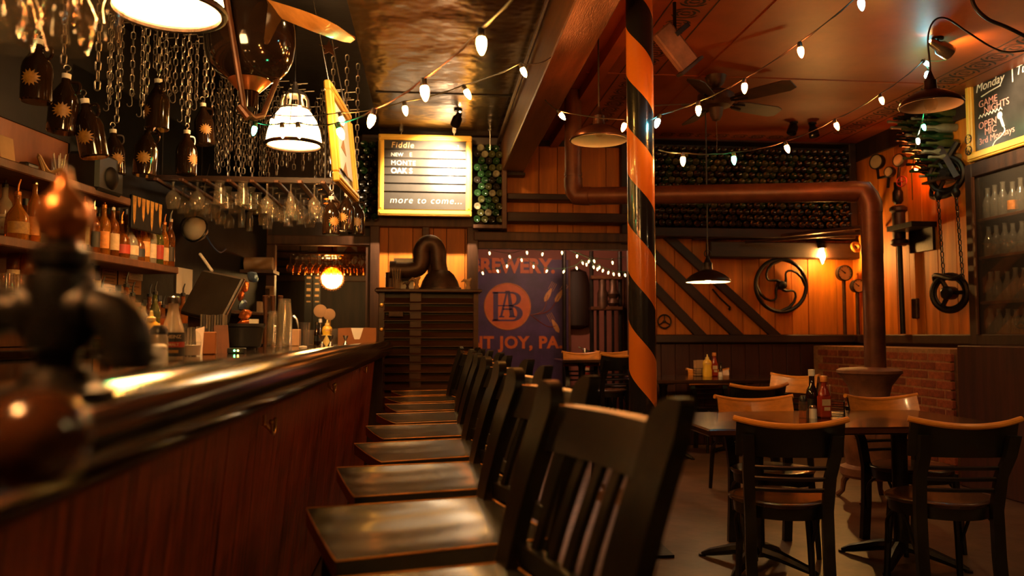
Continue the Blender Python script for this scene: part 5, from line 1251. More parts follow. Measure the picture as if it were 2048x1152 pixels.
o = SW('bottle_stack', stuff, M_['bottle_dark'], 'rows of bottles hidden behind the stove pipe', 'bottles'); o['kind'] = 'stuff'
# crates beside the menu board
for (x0, x1, y0, y1, side) in ((714, 758, 282, 442, 'left'), (948, 1002, 290, 447, 'right')):
    a = W(x0, y0, YB - .2); b_ = W(x1, y1, YB - .2); zz = b_.z + .04; rowi = 0
    while zz < a.z:
        x = a.x + .035 + (pit / 2 if rowi % 2 else 0)
        while x < b_.x:
            me = random.choice([BB['bottle_green'], BB['bottle_dark'], BB['bottle_green'], BB['bottle_olive'], BB['bottle_clear']] if side == 'right' else [BB['bottle_dark'], BB['bottle_dark'], BB['bottle_green']])
            wbottle(me, (x + random.uniform(-.006, .006), YB - .24 + random.uniform(-.02, .02), zz), (R(-90), 0, 0), ('green or clear glass bottle end stacked right of the menu board' if side == 'right' else 'dark glass bottle end stacked left of the menu board'), 'bottle stack ' + side + ' of the menu board')
            x += pit
        zz += pit * .88; rowi += 1
a = W(1004, 268, YB - .25); b_ = W(1013, 458, YB - .25)
m = MB(); m.box((a.x + b_.x) / 2, YB - .14, (a.z + b_.z) / 2, .05, .28, a.z - b_.z, bev=.005); z0 = b_.z
m.box((W(946, 450, YB - .2).x + a.x) / 2, YB - .14, W(950, 453, YB - .25).z, a.x - W(946, 450, YB - .2).x, .28, .035)
SW('bottle_crate_frame', m, M_['brown_wood'], 'timber edge of the bottle stack right of the menu board', 'frame')
# right wall: necks toward the room
yr = [(x_) for x_ in range(0)]
nrow = 11
ztop, zbot = WX(1900, 150, XR - .25).z, WX(1915, 332, XR - .25).z
rowi = 0; zz = zbot
while zz < ztop + .15:
    f_ = (zz - zbot) / (ztop - zbot)
    y0 = 6.72; y1 = 6.95 + .55 * max(0, min(1, f_)) 
    y = y0 + (pit / 2 if rowi % 2 else 0)
    while y < y1:
        mt = random.choice(['bottle_dark', 'bottle_olive', 'bottle_green', 'bottle_dark', 'bottle_clear'])
        wbottle(NB[mt], (XR - .3 + random.uniform(-.03, .03), y, zz + random.uniform(-.008, .008)), (0, R(90), R(random.uniform(-5, 5))), 'bottle with its neck pointing into the room, stacked left of the chalkboard', 'bottle stack on the right wall'); y += pit
    zz += pit * .9; rowi += 1
m = MB(); A = WX(1905, 312, XR - .1); B_ = WX(1925, 345, XR - .1); m.tube([(XR - .15, A.y + .1, A.z + .1), (XR - .15, B_.y, B_.z - .05)], .035, 4); m.box(XR - .12, 6.78, zbot - .055, .24, .3, .02)
SW('bottle_ledge', m, M_['dark_wood'], 'dark ledge carrying the bottle stack left of the chalkboard', 'shelf')
# ================================================================== HANGING MENU BOARD
a = W(757, 268, 8.28); b_ = W(943, 434, 8.28); w = b_.x - a.x; h = a.z - b_.z
mbd = T('menu_board', 'yellow framed black slat menu board hanging over the end of the bar', 'menu board', ((a.x + b_.x) / 2, 8.28, b_.z))
fw = .06
def fbar(name, x0, z0, x1, z1, par, th=.04):
    m = MB(); m.box((x0 + x1) / 2, 0, (z0 + z1) / 2, x1 - x0, th, z1 - z0, bev=.008); m.box((x0 + x1) / 2, -th / 2 - .004, (z0 + z1) / 2, max(.02, x1 - x0 - .035), .012, max(.02, z1 - z0 - .035), bev=.004); P(name, m, M_['yellow_frame'], par)
fbar('frame_bar', -w / 2, 0, w / 2, fw, mbd); fbar('frame_bar', -w / 2, h - fw, w / 2, h, mbd); fbar('frame_bar', -w / 2, fw, -w / 2 + fw, h - fw, mbd); fbar('frame_bar', w / 2 - fw, fw, w / 2, h - fw, mbd)
m = MB(); m.box(0, .012, h / 2, w - .08, .012, h - .08); P('backing', m, M_['chalkboard'], mbd)
inn = h - 2 * fw; rows = [.0, .14, .265, .39, .505, .625, .745, 1.0]
for k in range(7):
    z1 = h - fw - inn * rows[k]; z0 = h - fw - inn * rows[k + 1]
    m = MB(); m.add([(-w / 2 + fw, -.004, z1 - .004), (w / 2 - fw, -.004, z1 - .004), (w / 2 - fw, -.012, z0 + .012), (-w / 2 + fw, -.012, z0 + .012), (-w / 2 + fw, .004, z0), (w / 2 - fw, .004, z0)], [(0, 3, 2, 1), (3, 4, 5, 2)]); P('menu_slat', m, M_['slat_black'], mbd)
def btext(s, x, z, size, mt, par=mbd, y=-.014, **kw): return text('lettering', s, size, M_[mt], par, TM((x, y, z), (R(90), 0, 0)), ext=.001, **kw)
zrow = lambda k: h - fw - inn * rows[k + 1] + .022
xl = -w / 2 + fw + .07
btext('Fiddle', xl, zrow(0), .085, 'chalk_orange', shear=.15, sp=1.15); btext('NEW', xl, zrow(1), .055, 'chalk_white', off=-.0006); btext('E', xl + .19, zrow(1), .06, 'chalk_orange')
btext('MONTE', xl, zrow(2), .07, 'chalk_white', off=-.0012, sp=1.1); btext('OAK S', xl, zrow(3), .078, 'chalk_white', off=.0005)
btext('12', w / 2 - fw - .09, zrow(1), .06, 'chalk_white'); btext('5.5%', w / 2 - fw - .14, zrow(2), .055, 'chalk_white'); btext('11.9%', w / 2 - fw - .15, zrow(3), .055, 'chalk_pink'); btext('3', w / 2 - fw - .1, zrow(0), .06, 'chalk_orange')
btext('more to come...', xl - .01, zrow(6) + .05, .098, 'chalk_white', shear=.2, sp=1.16, off=-.002)
for sx_ in (-.25, .3):
    m = MB(); m.tube([(sx_, 0, h - .005), (sx_, 0, h + .03)] + arc((sx_, 0, h + .045), .015, -90, 250, 10) + [(sx_, 0, h + .06), (sx_, 0, ZC - b_.z - .02)], .004, 6); P('hanging_hook', m, M_['steel'], mbd)
m = MB(); m.tube([W(980, 258, 8.2), W(980, 300, 8.2)], .0025, 5); m.ring(.018, .004, 14, 6, TM(W(980, 258, 8.2), (R(90), 0, 0))); SW('eye_wire', m, M_['steel'], 'screw eye with a thin wire right of the menu board', 'hook')
# ================================================================== TILTED FRAMED BOARD over the bar
nb = W(672, 362, 4.75); nt_ = W(691, 158, 4.75); fb = W(712, 391, 5.5); 
c0 = Vector((nb.x, 4.75, nb.z)); dv = Vector((fb.x - nb.x, .75, 0)); wl_ = dv.length; az = math.atan2(dv.y, dv.x)
tf = T('framed_notice', 'yellow framed board seen edge on, brightly lit, hanging over the bar', 'sign', c0 + Vector((dv.x, dv.y, 0)) / 2, az)
H_ = nt_.z - nb.z; lean = nt_.x - nb.x
tf.rotation_euler = (R(-6), 0, az); 
def fb2(x0, z0, x1, z1): fbar('frame_bar', x0, z0, x1, z1, tf)
fb2(-wl_ / 2, 0, wl_ / 2, .06); fb2(-wl_ / 2, H_ - .06, wl_ / 2, H_); fb2(-wl_ / 2, .06, -wl_ / 2 + .06, H_ - .06); fb2(wl_ / 2 - .06, .06, wl_ / 2, H_ - .06)
m = MB(); m.box(0, .008, H_ / 2, wl_ - .1, .012, H_ - .1); P('backing', m, M_['chalkboard'], tf)
m = MB(); m.box(0, -.004, H_ / 2 + .02, wl_ - .2, .004, H_ - .2); P('paper_sheet', m, M_['paper'], tf)
m = MB()
for k in range(3): m.prism([(-.1, .12 + .15 * k), (.08, .1 + .15 * k), (.02, .2 + .15 * k)], 0, .001, TM((.0, -.0075, 0), (R(90), 0, 0)))
o_ = P('print', m, M_['paper_tan'], tf); o_['kind'] = 'stuff'
for x in (-wl_ / 2 + .08, wl_ / 2 - .08): m = MB(); m.tube([(x, 0, H_), (x + .02, .06, ZC - c0.z)], .004, 6); P('hanging_wire', m, M_['steel'], tf)
# ================================================================== LOUVRED MACHINE HOOD with return bend pipe
ya = 7.32; a = W(757, 584, ya); b_ = W(957, 584, ya); x0, x1 = a.x, b_.x; zt_ = a.z
lv = T('louvred_cabinet', 'tall brown louvred steel machine hood at the end of the bar', 'cabinet', ((x0 + x1) / 2, ya + .3, 0))
m = MB(); m.box((x0 + x1) / 2, ya + .36, zt_ / 2, x1 - x0 - .02, .66, zt_ - .01); PW('body', m, M_['louvre_dark'] if 'louvre_dark' in M_ else mat('louvre_dark', (.018, .009, .005), .5, var=.3), lv)
mat('louvre_brown', (.055, .020, .007), .36, .2, var=.35, scale=(2, 10, 10), bump=.1, bscale=20)
m = MB(); m.box((x0 + x1) / 2, ya + .3, zt_ + .012, x1 - x0 + .06, .74, .03, bev=.008); PW('top_plate', m, M_['louvre_brown'], lv)
for xx, w in ((x0 + .03, .06), (x1 - .025, .05), (x0 + .335 , .11)): m = MB(); m.box(xx, ya + .01, zt_ / 2, w, .035, zt_, bev=.005); PW('upright', m, M_['louvre_brown'], lv)
z = zt_ - .05; k = 0
while z > .1:
    m = MB(); m.add([(x0 + .05, ya + .03, z), (x1 - .045, ya + .03, z), (x1 - .045, ya - .022, z - .048), (x0 + .05, ya - .022, z - .048), (x0 + .05, ya - .016, z - .056), (x1 - .045, ya - .016, z - .056)], [(0, 3, 2, 1), (3, 4, 5, 2)])
    m.box((x0 + x1) / 2, ya - .014, z - .054, x1 - x0 - .095, .012, .008); PW('louvre', m, M_['louvre_brown'], lv); z -= .078; k += 1
for zz in (zt_ - .12, zt_ - .34): m = MB(); m.lathe([(.02, 0), (.016, .012), (.001, .015)], 12, TM((x0 + .03, ya - .01, zz), (R(90), 0, 0))); PW('bolt', m, M_['brass'], lv)
m = MB(); m.box(x0 + .16, ya - .03, zt_ - .20, .13, .008, .05, bev=.003); PW('maker_plate', m, M_['iron_brown'], lv)
# cast iron return bend on top
pb = T('cast_iron_trap', 'dark cast iron looped trap pipe standing on the louvred hood', 'pipe', (W(880, 580, 7.5).x, 7.5, zt_ + .027))
def L_(px, py): p = W(px, py, 7.5); return Vector((p.x - pb.location.x, 0, p.z - pb.location.z))
rr_ = .078
loop = [L_(790, 541), L_(822, 541)] + [L_(842, 538), L_(846, 528)] + [L_(845, 515)]
top_c = L_(858, 512); 
ctr = L_(860, 510); pR = (L_(878, 510) - L_(842, 510)).x / 2; mid = L_(860, 508)
path = crom([L_(790, 541), L_(820, 541), L_(838, 535), L_(843, 518), L_(843, 503), L_(850, 490), L_(859, 486), L_(869, 490), L_(875, 503), L_(876, 525), L_(880, 545)], 5)
m = MB(); m.tube(path, rr_, 18); P('loop', m, M_['iron_brown'], pb)
m = MB(); q = L_(880, 580).x; m.lathe([(.2, 0), (.2, .025), (.185, .03), (.165, .09), (.13, .15), (.09, .185)], 28, TM((q, 0, 0))); P('bell_base', m, M_['iron_brown'], pb)
m = MB(); p = L_(786, 541); m.tube([p + Vector((-.03, 0, 0)), p + Vector((.03, 0, 0))], rr_ * 1.15, 18); m.tube([p + Vector((-.02, 0, -.02)), (p.x - .02, 0, .0)], .05, 14); P('inlet_flange', m, M_['iron_brown'], pb)
m = MB(); m.tube([L_(862, 503) + Vector((0, .06, 0)), L_(859, 545) + Vector((0, .05, 0))], .02, 8); P('brace_rod', m, M_['brown_wood'], pb)
# small things on the hood
zt2 = zt_ + .027
def hood(px, Y=7.36): p = W(px, 580, Y); return Vector((p.x, Y, zt2))
t = T('straw_glass', 'glass of straws on the louvred hood', 'glass', hood(793)); m = MB(); m.lathe([(.001, 0), (.04, 0), (.045, .16)], 18, cap=False); P('tumbler', m, M_['glass_smoke'], t)
for k in range(4): m = MB(); m.tube([(-.02 + .012 * k, 0, .005), (-.04 + .025 * k, .01, .19)], .003, 5); P('straw', m, M_['paper_tan'], t)
m = MB(); m.lathe([(.001, 0), (.07, 0), (.085, .012), (.08, .014), (.001, .004)], 24); S('small_plate', m, M_['honey_edge'], 'small wooden plate at left edge of the louvred hood', 'plate', None, hood(770))
for k, (px, s) in enumerate(((815, .8), (833, 1.3), (936, 1.2))):
    t = T('toy_figure', ('smallest dark carved figure left of the trap pipe', 'pale carved figure beside the trap pipe base', 'little carved bird figure right of the trap pipe')[k], 'figurine', hood(px)); m = MB()
    m.lathe([(.02 * s, 0), (.018 * s, .02 * s), (.012 * s, .035 * s), (.018 * s, .05 * s), (.016 * s, .07 * s), (.001, .085 * s)], 10); m.tube([(0, 0, .06 * s), (-.03 * s, 0, .075 * s), (-.055 * s, 0, .06 * s)], [.015 * s, .012 * s, .003], 6); m.tube([(0, 0, .06 * s), (.025 * s, 0, .09 * s)], [.014 * s, .008 * s], 6); P('body', m, M_['paper_tan' if k else 'iron_brown'], t)
p = W(812, 527, 7.62); t = T('paper_stand', 'white card on a small clip behind the trap pipe inlet', 'card', (p.x, 7.62, zt2)); 
m = MB(); m.box(-.02, 0, p.z - zt2 - .1, .19, .006, .30); P('card', m, M_['paper'], t); m = MB(); m.box(0, .01, (p.z - zt2) / 2, .03, .01, p.z - zt2); P('stand', m, M_['iron'], t)
# ================================================================== RIGHT CHALKBOARD + BOTTLE CABINET
cx = XR - .12; y1_ = WX(1936, 230, cx).y; y0_ = y1_ - 1.5
zt_ = WX(1936, 142, cx).z; zb_ = WX(1936, 327, cx).z; h = zt_ - zb_; w = y1_ - y0_
cb_ = T('chalkboard', 'large yellow framed chalkboard with events high on the right wall', 'chalkboard', (cx, (y0_ + y1_) / 2, zb_), R(-90))
# local x = toward camera (-y world), local -y faces room
fw = .075
def fb3(x0, z0, x1, z1): fbar('frame_bar', x0, z0, x1, z1, cb_, .05)
fb3(-w / 2, 0, w / 2, fw); fb3(-w / 2, h - fw, w / 2, h); fb3(-w / 2, fw, -w / 2 + fw, h - fw); fb3(w / 2 - fw, fw, w / 2, h - fw)
m = MB(); m.box(0, .01, h / 2, w - .1, .012, h - .1); P('board', m, M_['chalkboard'], cb_)
cx0 = -w / 2 + fw
def ct(s, x, z, size, mt='chalk_white', rot=0, **kw): return text('chalk_lettering', s, size, M_[mt], cb_, TM((cx0 + x, .002, z), (R(90), 0, 0)) @ TM(rot=(0, 0, R(rot))), ext=.001, **kw)
ct('Monday', .03, h - fw - .15, .105, shear=.25); ct('Tuesday', .50, h - fw - .15, .105, shear=.25); ct('|', .45, h - fw - .16, .13)
m = MB(); m.tube([(cx0 + .1, .001, h - fw - .20), (cx0 + .2, .001, h - fw - .185), (cx0 + .33, .001, h - fw - .175)], .005, 5); P('chalk_underline', m, M_['chalk_white'], cb_); m = MB(); m.tube([(cx0 + .06, .001, h - fw - .38)] + [(cx0 + .06 + .02 * k, .001, h - fw - .375 + (.02 if k % 2 else -.005)) for k in range(1, 15)], .004, 5); P('chalk_zigzag', m, M_['chalk_white'], cb_)
ct('GAME', .06, h - fw - .29, .085, 'chalk_pink', off=-.0008); ct('NIGHTS', .12, h - fw - .355, .085, 'chalk_pink', off=-.0008)
ct('OPEN', .05, h - fw - .475, .085, 'chalk_pink', off=-.0008); ct('MIC', .12, h - fw - .54, .085, 'chalk_pink', off=-.0008); ct('3rd Mondays', .05, h - fw - .61, .08, 'chalk_pink', 2, off=-.0008)
m = MB(); m.lathe([(.001, -.002), (.03, -.001), (.03, .001), (.001, .002)], 18, TM((cx0 + .31, .0, h - fw - .42), (R(90), 0, 0))); m.tube(crom([(cx0 + .315, 0, h - fw - .44), (cx0 + .35, 0, h - fw - .52), (cx0 + .36, 0, h - fw - .56), (cx0 + .31, 0, h - fw - .6), (cx0 + .25, 0, h - fw - .62), (cx0 + .21, 0, h - fw - .66)], 5), .004, 5); m.tube([(cx0 + .32, 0, h - fw - .44), (cx0 + .352, 0, h - fw - .525)], .011, 6); P('chalk_microphone', m, M_['chalk_white'], cb_)
for k, zz in enumerate((h - .12, .20, .10)):
    m = MB(); m.ring(.038, .005, 18, 5, TM((-w / 2 + .035, -.032, zz), (R(90), 0, 0)))
    for a in range(6): q = R(60 * a); m.tube([(-w / 2 + .035, -.032, zz), (-w / 2 + .035 + .036 * math.cos(q), -.032, zz + .036 * math.sin(q))], .004, 5)
    P('gear_ornament', m, M_['ink'], cb_)
# cabinet
gx = XR - .12; Y1 = WX(1940, 500, gx).y; Y0 = Y1 - 1.7; zt_ = zb_ - .02; z0_ = WX(1952, 690, gx).z
bc = T('bottle_cabinet', 'dark glazed wall cabinet full of old clear bottles below the chalkboard', 'cabinet', (XR, (Y0 + Y1) / 2, z0_))
def cpart(nm, xa_, xb_, ya_, yb_, za_, zb2, mt='dark_wood', bev=.006): m = MB(); m.box((xa_ + xb_) / 2, (ya_ + yb_) / 2, (za_ + zb2) / 2, xb_ - xa_, yb_ - ya_, zb2 - za_, bev=bev); return PW(nm, m, M_[mt], bc)
cpart('stile', gx - .03, gx + .03, Y1 - .09, Y1, z0_, zt_); cpart('side_panel', gx, XR + .25, Y1 - .03, Y1, z0_, zt_); cpart('bottom_rail', gx - .03, gx + .03, Y0, Y1 - .09, z0_, z0_ + .09); cpart('top_rail', gx - .03, gx + .03, Y0, Y1 - .09, zt_ - .12, zt_)
cpart('inner_edge', gx - .035, gx - .02, Y1 - .115, Y1 - .09, z0_ + .09, zt_ - .12, 'brown_wood', 0)
cpart('back_panel', XR + .0, XR + .02, Y0, Y1 - .03, z0_, zt_, 'wainscot', 0)
shz = [WX(1962, py, gx).z for py in (672, 603, 513, 437)]
shz = [shz[0] + .02, shz[1], shz[2], shz[3]]
for k, z in enumerate(shz): cpart('shelf', gx + .01, XR, Y0, Y1 - .03, z - .025, z, 'brown_wood', .003)
m = MB(); m.box(gx - .005, (Y0 + Y1 - .09) / 2, (z0_ + zt_) / 2, .004, Y1 - .09 - Y0, zt_ - z0_ - .15); PW('glass_pane', m, M_['glass_pane'], bc)
mk = MB(); mk.lathe([(.001, 0), (.04, 0), (.043, .006), (.043, .13), (.036, .16), (.018, .205), (.0165, .26), (.02, .262), (.02, .272), (.016, .272)], 16, cap=False); MK = mk.mesh('body'); MK.materials.append(M_['glass_milk'])
mk = MB(); mk.lathe([(.0435, .03), (.0435, .11)], 16, cap=False); MKL = mk.mesh('print_band'); MKL.materials.append(M_['label_orange'])
sh_n = ['bottom', 'third', 'second', 'top']
for k, z in enumerate(shz):
    for j in range(6):
        for q in range(1):
            y = Y1 - .16 - .098 * j
            t = T('antique_bottle', '%s clear old bottle from the left on the %s cabinet shelf' % (ORD[j], sh_n[k]), 'bottle', (gx + .055 + random.uniform(-.004, .01), y, z), 0, 'old bottles in the wall cabinet')
            s = random.uniform(.92, 1.02) * (1.0 if k == 3 else .95 if k != 0 else .78); t.scale = (1, 1, s)
            P('body', MK, None, t)
            if k == 3 and j == 3: P('print_band', MKL, None, t, label='orange printed band'); t['label'] = 'old bottle with orange printed band on the top cabinet shelf'
# ================================================================== THINGS ON THE BAR
BT = BARZ - .005
def onbar(px, X): p = WX(px, 690, X); return Vector((X, p.y, BT))
# malt vinegar bottle
vz = onbar(345, -.86); t = T('vinegar_bottle', 'clear malt vinegar bottle with black and red label on the bar', 'bottle', vz, R(22)); s = 1.0
m = MB(); m.lathe([(.001, 0), (.034, 0), (.037, .006), (.037, .085), (.034, .1), (.022, .135), (.0165, .165), (.0165, .185)], 24, cap=False); P('glass', m, M_['glass_frost'] if 'glass_frost' in M_ else thin('glass_frost', (.8, .72, .6), .2, .38, hazecol=(.85, .7, .5)), t)
m = MB(); m.lathe([(.0185, .182), (.0195, .186), (.0195, .203), (.017, .206), (.001, .206)], 20); P('cap', m, M_['steel'], t)
m = MB(); m.lathe([(.0376, .006), (.0376, .085)], 24, cap=False); P('label_band', m, M_['label_black'], t)
m = MB(); m.lathe([(.0379, .036), (.0379, .054)], 24, cap=False); P('red_band', m, M_['label_red'], t)
text('lettering', 'HEINZ', .0155, M_['label_cream'], t, TM((0, -.0392, .066), (R(90), 0, 0)), ext=.0003, off=.0003, align='CENTER')
text('lettering', 'MALT', .013, M_['label_cream'], t, TM((0, -.0392, .0405), (R(90), 0, 0)), ext=.0003, off=.0003, align='CENTER')
m = MB(); m.box(0, -.0385, .022, .03, .001, .010); P('gold_crest', m, M_['label_gold'], t)
mustard_bottle(onbar(301, -.92), .155, 'yellow capped mustard bottle behind the vinegar on the bar', R(20))
shaker(onbar(318, -.78), 'glass pepper shaker with black cap left of the vinegar bottle', .105, 'glass_frost', 'black_plastic', .026)
shaker(onbar(315, -.66), 'white round salt shaker in front of the vinegar bottle', .055, 'white_plastic', 'white_plastic', .024)
# paper snack boat / sugar caddies
p = onbar(385, -.86); t = T('sauce_cup', 'translucent white scoop cup lit from behind on the bar', 'cup', p, R(15)); m = MB()
m.lathe([(.001, .002), (.026, .002), (.03, .05), (.031, .052)], 20, cap=False); P('cup', m, M_['plastic_clear'], t); m = MB(); m.grid(lambda u, v: (.03 * math.cos(R(200 - 220 * u)), .03 * math.sin(R(200 - 220 * u)), .05 + .045 * v * math.sin(math.pi * u)), 12, 2); P('raised_lip', m, M_['plastic_clear'], t)
m = MB(); m.lathe([(.001, .004), (.026, .004), (.029, .04), (.001, .041)], 20); P('filling', m, M_['paper'], t)
p = onbar(414, -.88); t = T('sugar_packet_holder', 'small holder with white and pink packets on the bar', 'holder', p, R(10))
m = MB(); m.box(.01, 0, .045, .05, .04, .09, bev=.004); P('box', m, M_['cardboard'], t)
m = MB(); m.add([(-.035, -.02, .0), (-.015, -.02, 0), (-.01, -.02, .11), (-.042, -.02, .10), (-.03, -.012, .0), (-.012, -.012, 0), (-.008, -.012, .11), (-.038, -.012, .10)], [(0, 1, 2, 3), (7, 6, 5, 4), (0, 4, 5, 1), (1, 5, 6, 2), (2, 6, 7, 3), (3, 7, 4, 0)]); P('white_packet', m, M_['paper'], t)
p = onbar(441, -.9); t = T('tent_card', 'brown folded tent card leaning on the bar by the black bowl', 'card', p, R(30)); m = MB(); m.add([(-.05, -.04, 0), (.05, -.04, 0), (.05, 0, .15), (-.05, 0, .15), (-.05, .04, 0), (.05, .04, 0)], [(0, 1, 2, 3), (4, 3, 2, 5)]); t.scale = (.6, .8, .8); P('card', m, M_['brown_wood'], t)
# black bowl
p = onbar(487, -.95); t = T('ice_bucket', 'wide black plastic ice bucket on the bar', 'bucket', p); m = MB(); m.lathe([(.001, .012), (.075, .012), (.085, .02), (.10, .115), (.105, .12), (.105, .135), (.098, .135), (.094, .12), (.08, .03), (.001, .03)], 32); P('bowl', m, M_['black_plastic'], t)
m = MB(); m.lathe([(.06, 0), (.06, .014)], 24); P('foot', m, M_['black_plastic'], t)
p = onbar(474, -.80); t = T('light_button_box', 'small black box with green and yellow indicator lights on the bar', 'box', p); m = MB(); m.box(0, 0, .012, .07, .04, .024, bev=.003); P('case', m, M_['black_plastic'], t)
for k in (0, 1): m = MB(); m.lathe([(.004, 0), (.003, .004), (.001, .005)], 8, TM((-.005 + .014 * k, -.021, .013), (R(90), 0, 0))); P('indicator', m, M_['led_green' if k == 0 else 'led_yellow'], t)
# menus / stack of cases
for k, (px, n_, h_, lb) in enumerate(((393, 8, .11, 'low stack of thin menu cases beside the bar terminal'), (428, 9, .17, 'tall stack of thin menu cases beside the bar terminal'))):
    p = onbar(px, -1.02); t = T('menu_stack', lb, 'menus', p, R(8), 'menu cases on the bar')
    for q in range(n_):
        m = MB(); m.box(-.05 + .012 * q, 0, h_ / 2 + random.uniform(-.004, .004), .009, .13, h_); P('menu_case', m, M_['menu_%d' % (q % 3)] if 'menu_0' in M_ else [mat('menu_%d' % z, c_, .35, var=.2) for z, c_ in enumerate(((.10, .085, .06), (.05, .04, .035), (.13, .10, .07)))][q % 3], t)
# cup stacks
def cups(px, X, n_, label, s=1.0):
    p = onbar(px, X); t = T('cup_stack', label, 'cups', p, 0, 'stacks of clear plastic cups')
    for k in range(n_):
        z = .012 * k; m = MB(); m.lathe([(.048 * s, z), (.050 * s, z + .003), (.047 * s, z + .006), (.036 * s, z + .10 * s), (.001, z + .101 * s)], 20, cap=False); P('cup', m, M_['plastic_clear'], t)
cups(548, -1.0, 12, 'shorter left stack of upturned clear plastic cups on the bar'); cups(568, -.92, 18, 'taller right stack of upturned clear plastic cups on the bar', 1.02)
p = onbar(590, -.97); m = MB(); m.box(0, 0, .06, .07, .09, .12, bev=.004); S('napkin_pack', m, M_['paper_tan'], 'pale napkin pack standing right of the plastic cup stacks', 'napkins', None, p)
# shakers, glass, bottles and jiggers near bar end
def obj_lathe(nm, prof, mt, px, X, lb, cat, seg=20, grp=None, cap=True):
    m = MB(); m.lathe(prof, seg, cap=cap); return S(nm, m, M_[mt], lb, cat, grp, onbar(px, X))
t = obj_lathe('shaker_tin', [(.001, 0), (.033, 0), (.046, .17), (.047, .175), (.044, .175), (.03, .01), (.001, .01)], 'steel', 608, -.97, 'steel cocktail shaker tin with scoop near the bar end', 'shaker')
m = MB(); m.tube([(-.02, 0, .03), (-.06, .0, .2), (-.085, 0, .225)], [.008, .012, .014], 8); P('scoop', m, M_['steel'], t)
obj_lathe('bar_glass', [(.001, .002), (.034, .002), (.04, .115)], 'glass_smoke', 617, -.88, 'clear mixing glass in front of the shaker tin', 'glass', cap=False)
mustard_bottle(onbar(654, -.84), .20, 'yellow mustard bottle with pointed cap near the bar end', R(8))
dark_bottle(onbar(640, -.9), .21, 'dark bottle with white cap left of the mustard near bar end')
dark_bottle(onbar(633, -.97), .19, 'dark bottle with silver cap behind the mixing glass', 'steel')
obj_lathe('bar_glass', [(.001, .002), (.03, .002), (.036, .13)], 'glass_smoke', 668, -.78, 'clear glass right of the mustard bottle near bar end', 'glass', cap=False)
for k, px in enumerate((644, 661, 691)):
    obj_lathe('jigger', [(.001, .0), (.021, .0), (.022, .002), (.006, .03), (.005, .033), (.024, .075), (.022, .075), (.001, .04)], 'steel', px, (-.74, -.72, -.66)[k], ('left', 'middle', 'right')[k] + ' steel double jigger standing on the bar end', 'jigger', 16, 'jiggers on the bar end')
p = onbar(716, -.62); p = Vector((-.62, 6.45, BT)); wbx = .30
p.x = W(715, 690, 6.45).x; t = T('napkin_box', 'flat brown cardboard box with paper showing through a notch at the bar end', 'box', p, R(-3))
m = MB(); m.prism([(-.15, 0), (.15, 0), (.15, .135), (.05, .138), (.03, .07), (.02, .045), (-.02, .045), (-.03, .07), (-.05, .138), (-.15, .132)], -.004, .0, TM((0, -.03, 0), (R(90), 0, 0))); m.box(0, .01, .06, .29, .07, .12); P('carton', m, M_['cardboard'], t)
m = MB(); m.box(0, -.027, .09, .1, .002, .09); P('paper_insert', m, M_['paper'], t)
m = MB(); m.lathe([(.001, 0), (.022, 0), (.024, .01), (.02, .016), (.001, .018)], 14); S('white_puck', m, M_['white_plastic'], 'small white round puck lying on the bar near the mixing glass', 'puck', None, onbar(606, -.72))
m = MB(); m.box(0, 0, .04, .05, .05, .08, TM(rot=(0, R(0), R(45)))); S('coaster_block', m, M_['mustard_pale'], 'small pale yellow block between the two left jiggers', 'block', None, onbar(653, -.78))
# ---- bar terminal seen from behind
c = WX(425, 590, -1.22); t = T('bar_terminal', 'black bar terminal monitor seen from behind, tilted', 'monitor', (c.x, c.y, BARZ - .01), R(-38))
m = MB(); q = TM((0, 0, .30), (R(-24), R(10), 0)); m.box(0, 0, 0, .36, .03, .27, q, bev=.008); P('screen_back', m, M_['terminal'] if 'terminal' in M_ else mat('terminal', (.035, .03, .026), .4, var=.3), t)
m = MB(); m.box(0, .005, 0, .375, .012, .285, q, bev=.005); P('bezel', m, M_['iron_brown'], t)
m = MB(); m.box(0, .03, .12, .09, .03, .26, TM(rot=(R(-14), 0, 0)), bev=.006); P('stand', m, M_['black_plastic'], t); m = MB(); m.box(0, .02, .01, .24, .18, .02, bev=.006); P('foot', m, M_['black_plastic'], t)
# twisted foil wrapped bouquet
p = WX(487, 640, -1.08); t = T('foil_packet_strip', 'twisted strip of orange and blue snack packets hanging by the terminal', 'snacks', (p.x, p.y, 1.16))
for k in range(7):
    c = Vector((.028 * math.sin(k * 1.1) + .015 * (k - 3) * .8, .01 * math.cos(k), .05 + .055 * k)); m = MB(); m.lathe([(.001, -.045), (.02, -.03), (.034, 0), (.02, .03), (.001, .045)], 8, TM(c, (R(20), R(55 + 15 * math.sin(k)), R(30 * k)), (1, .6, 1))); P('packet', m, M_['foil_orange' if k % 3 else 'foil_blue'] if 'foil_orange' in M_ else [mat('foil_blue', (.10, .16, .32), .2, .6, var=.3, bump=.6, bscale=30), mat('foil_orange', (.6, .16, .04), .2, .6, var=.3, bump=.6, bscale=30)][1 if k % 3 else 0], t)
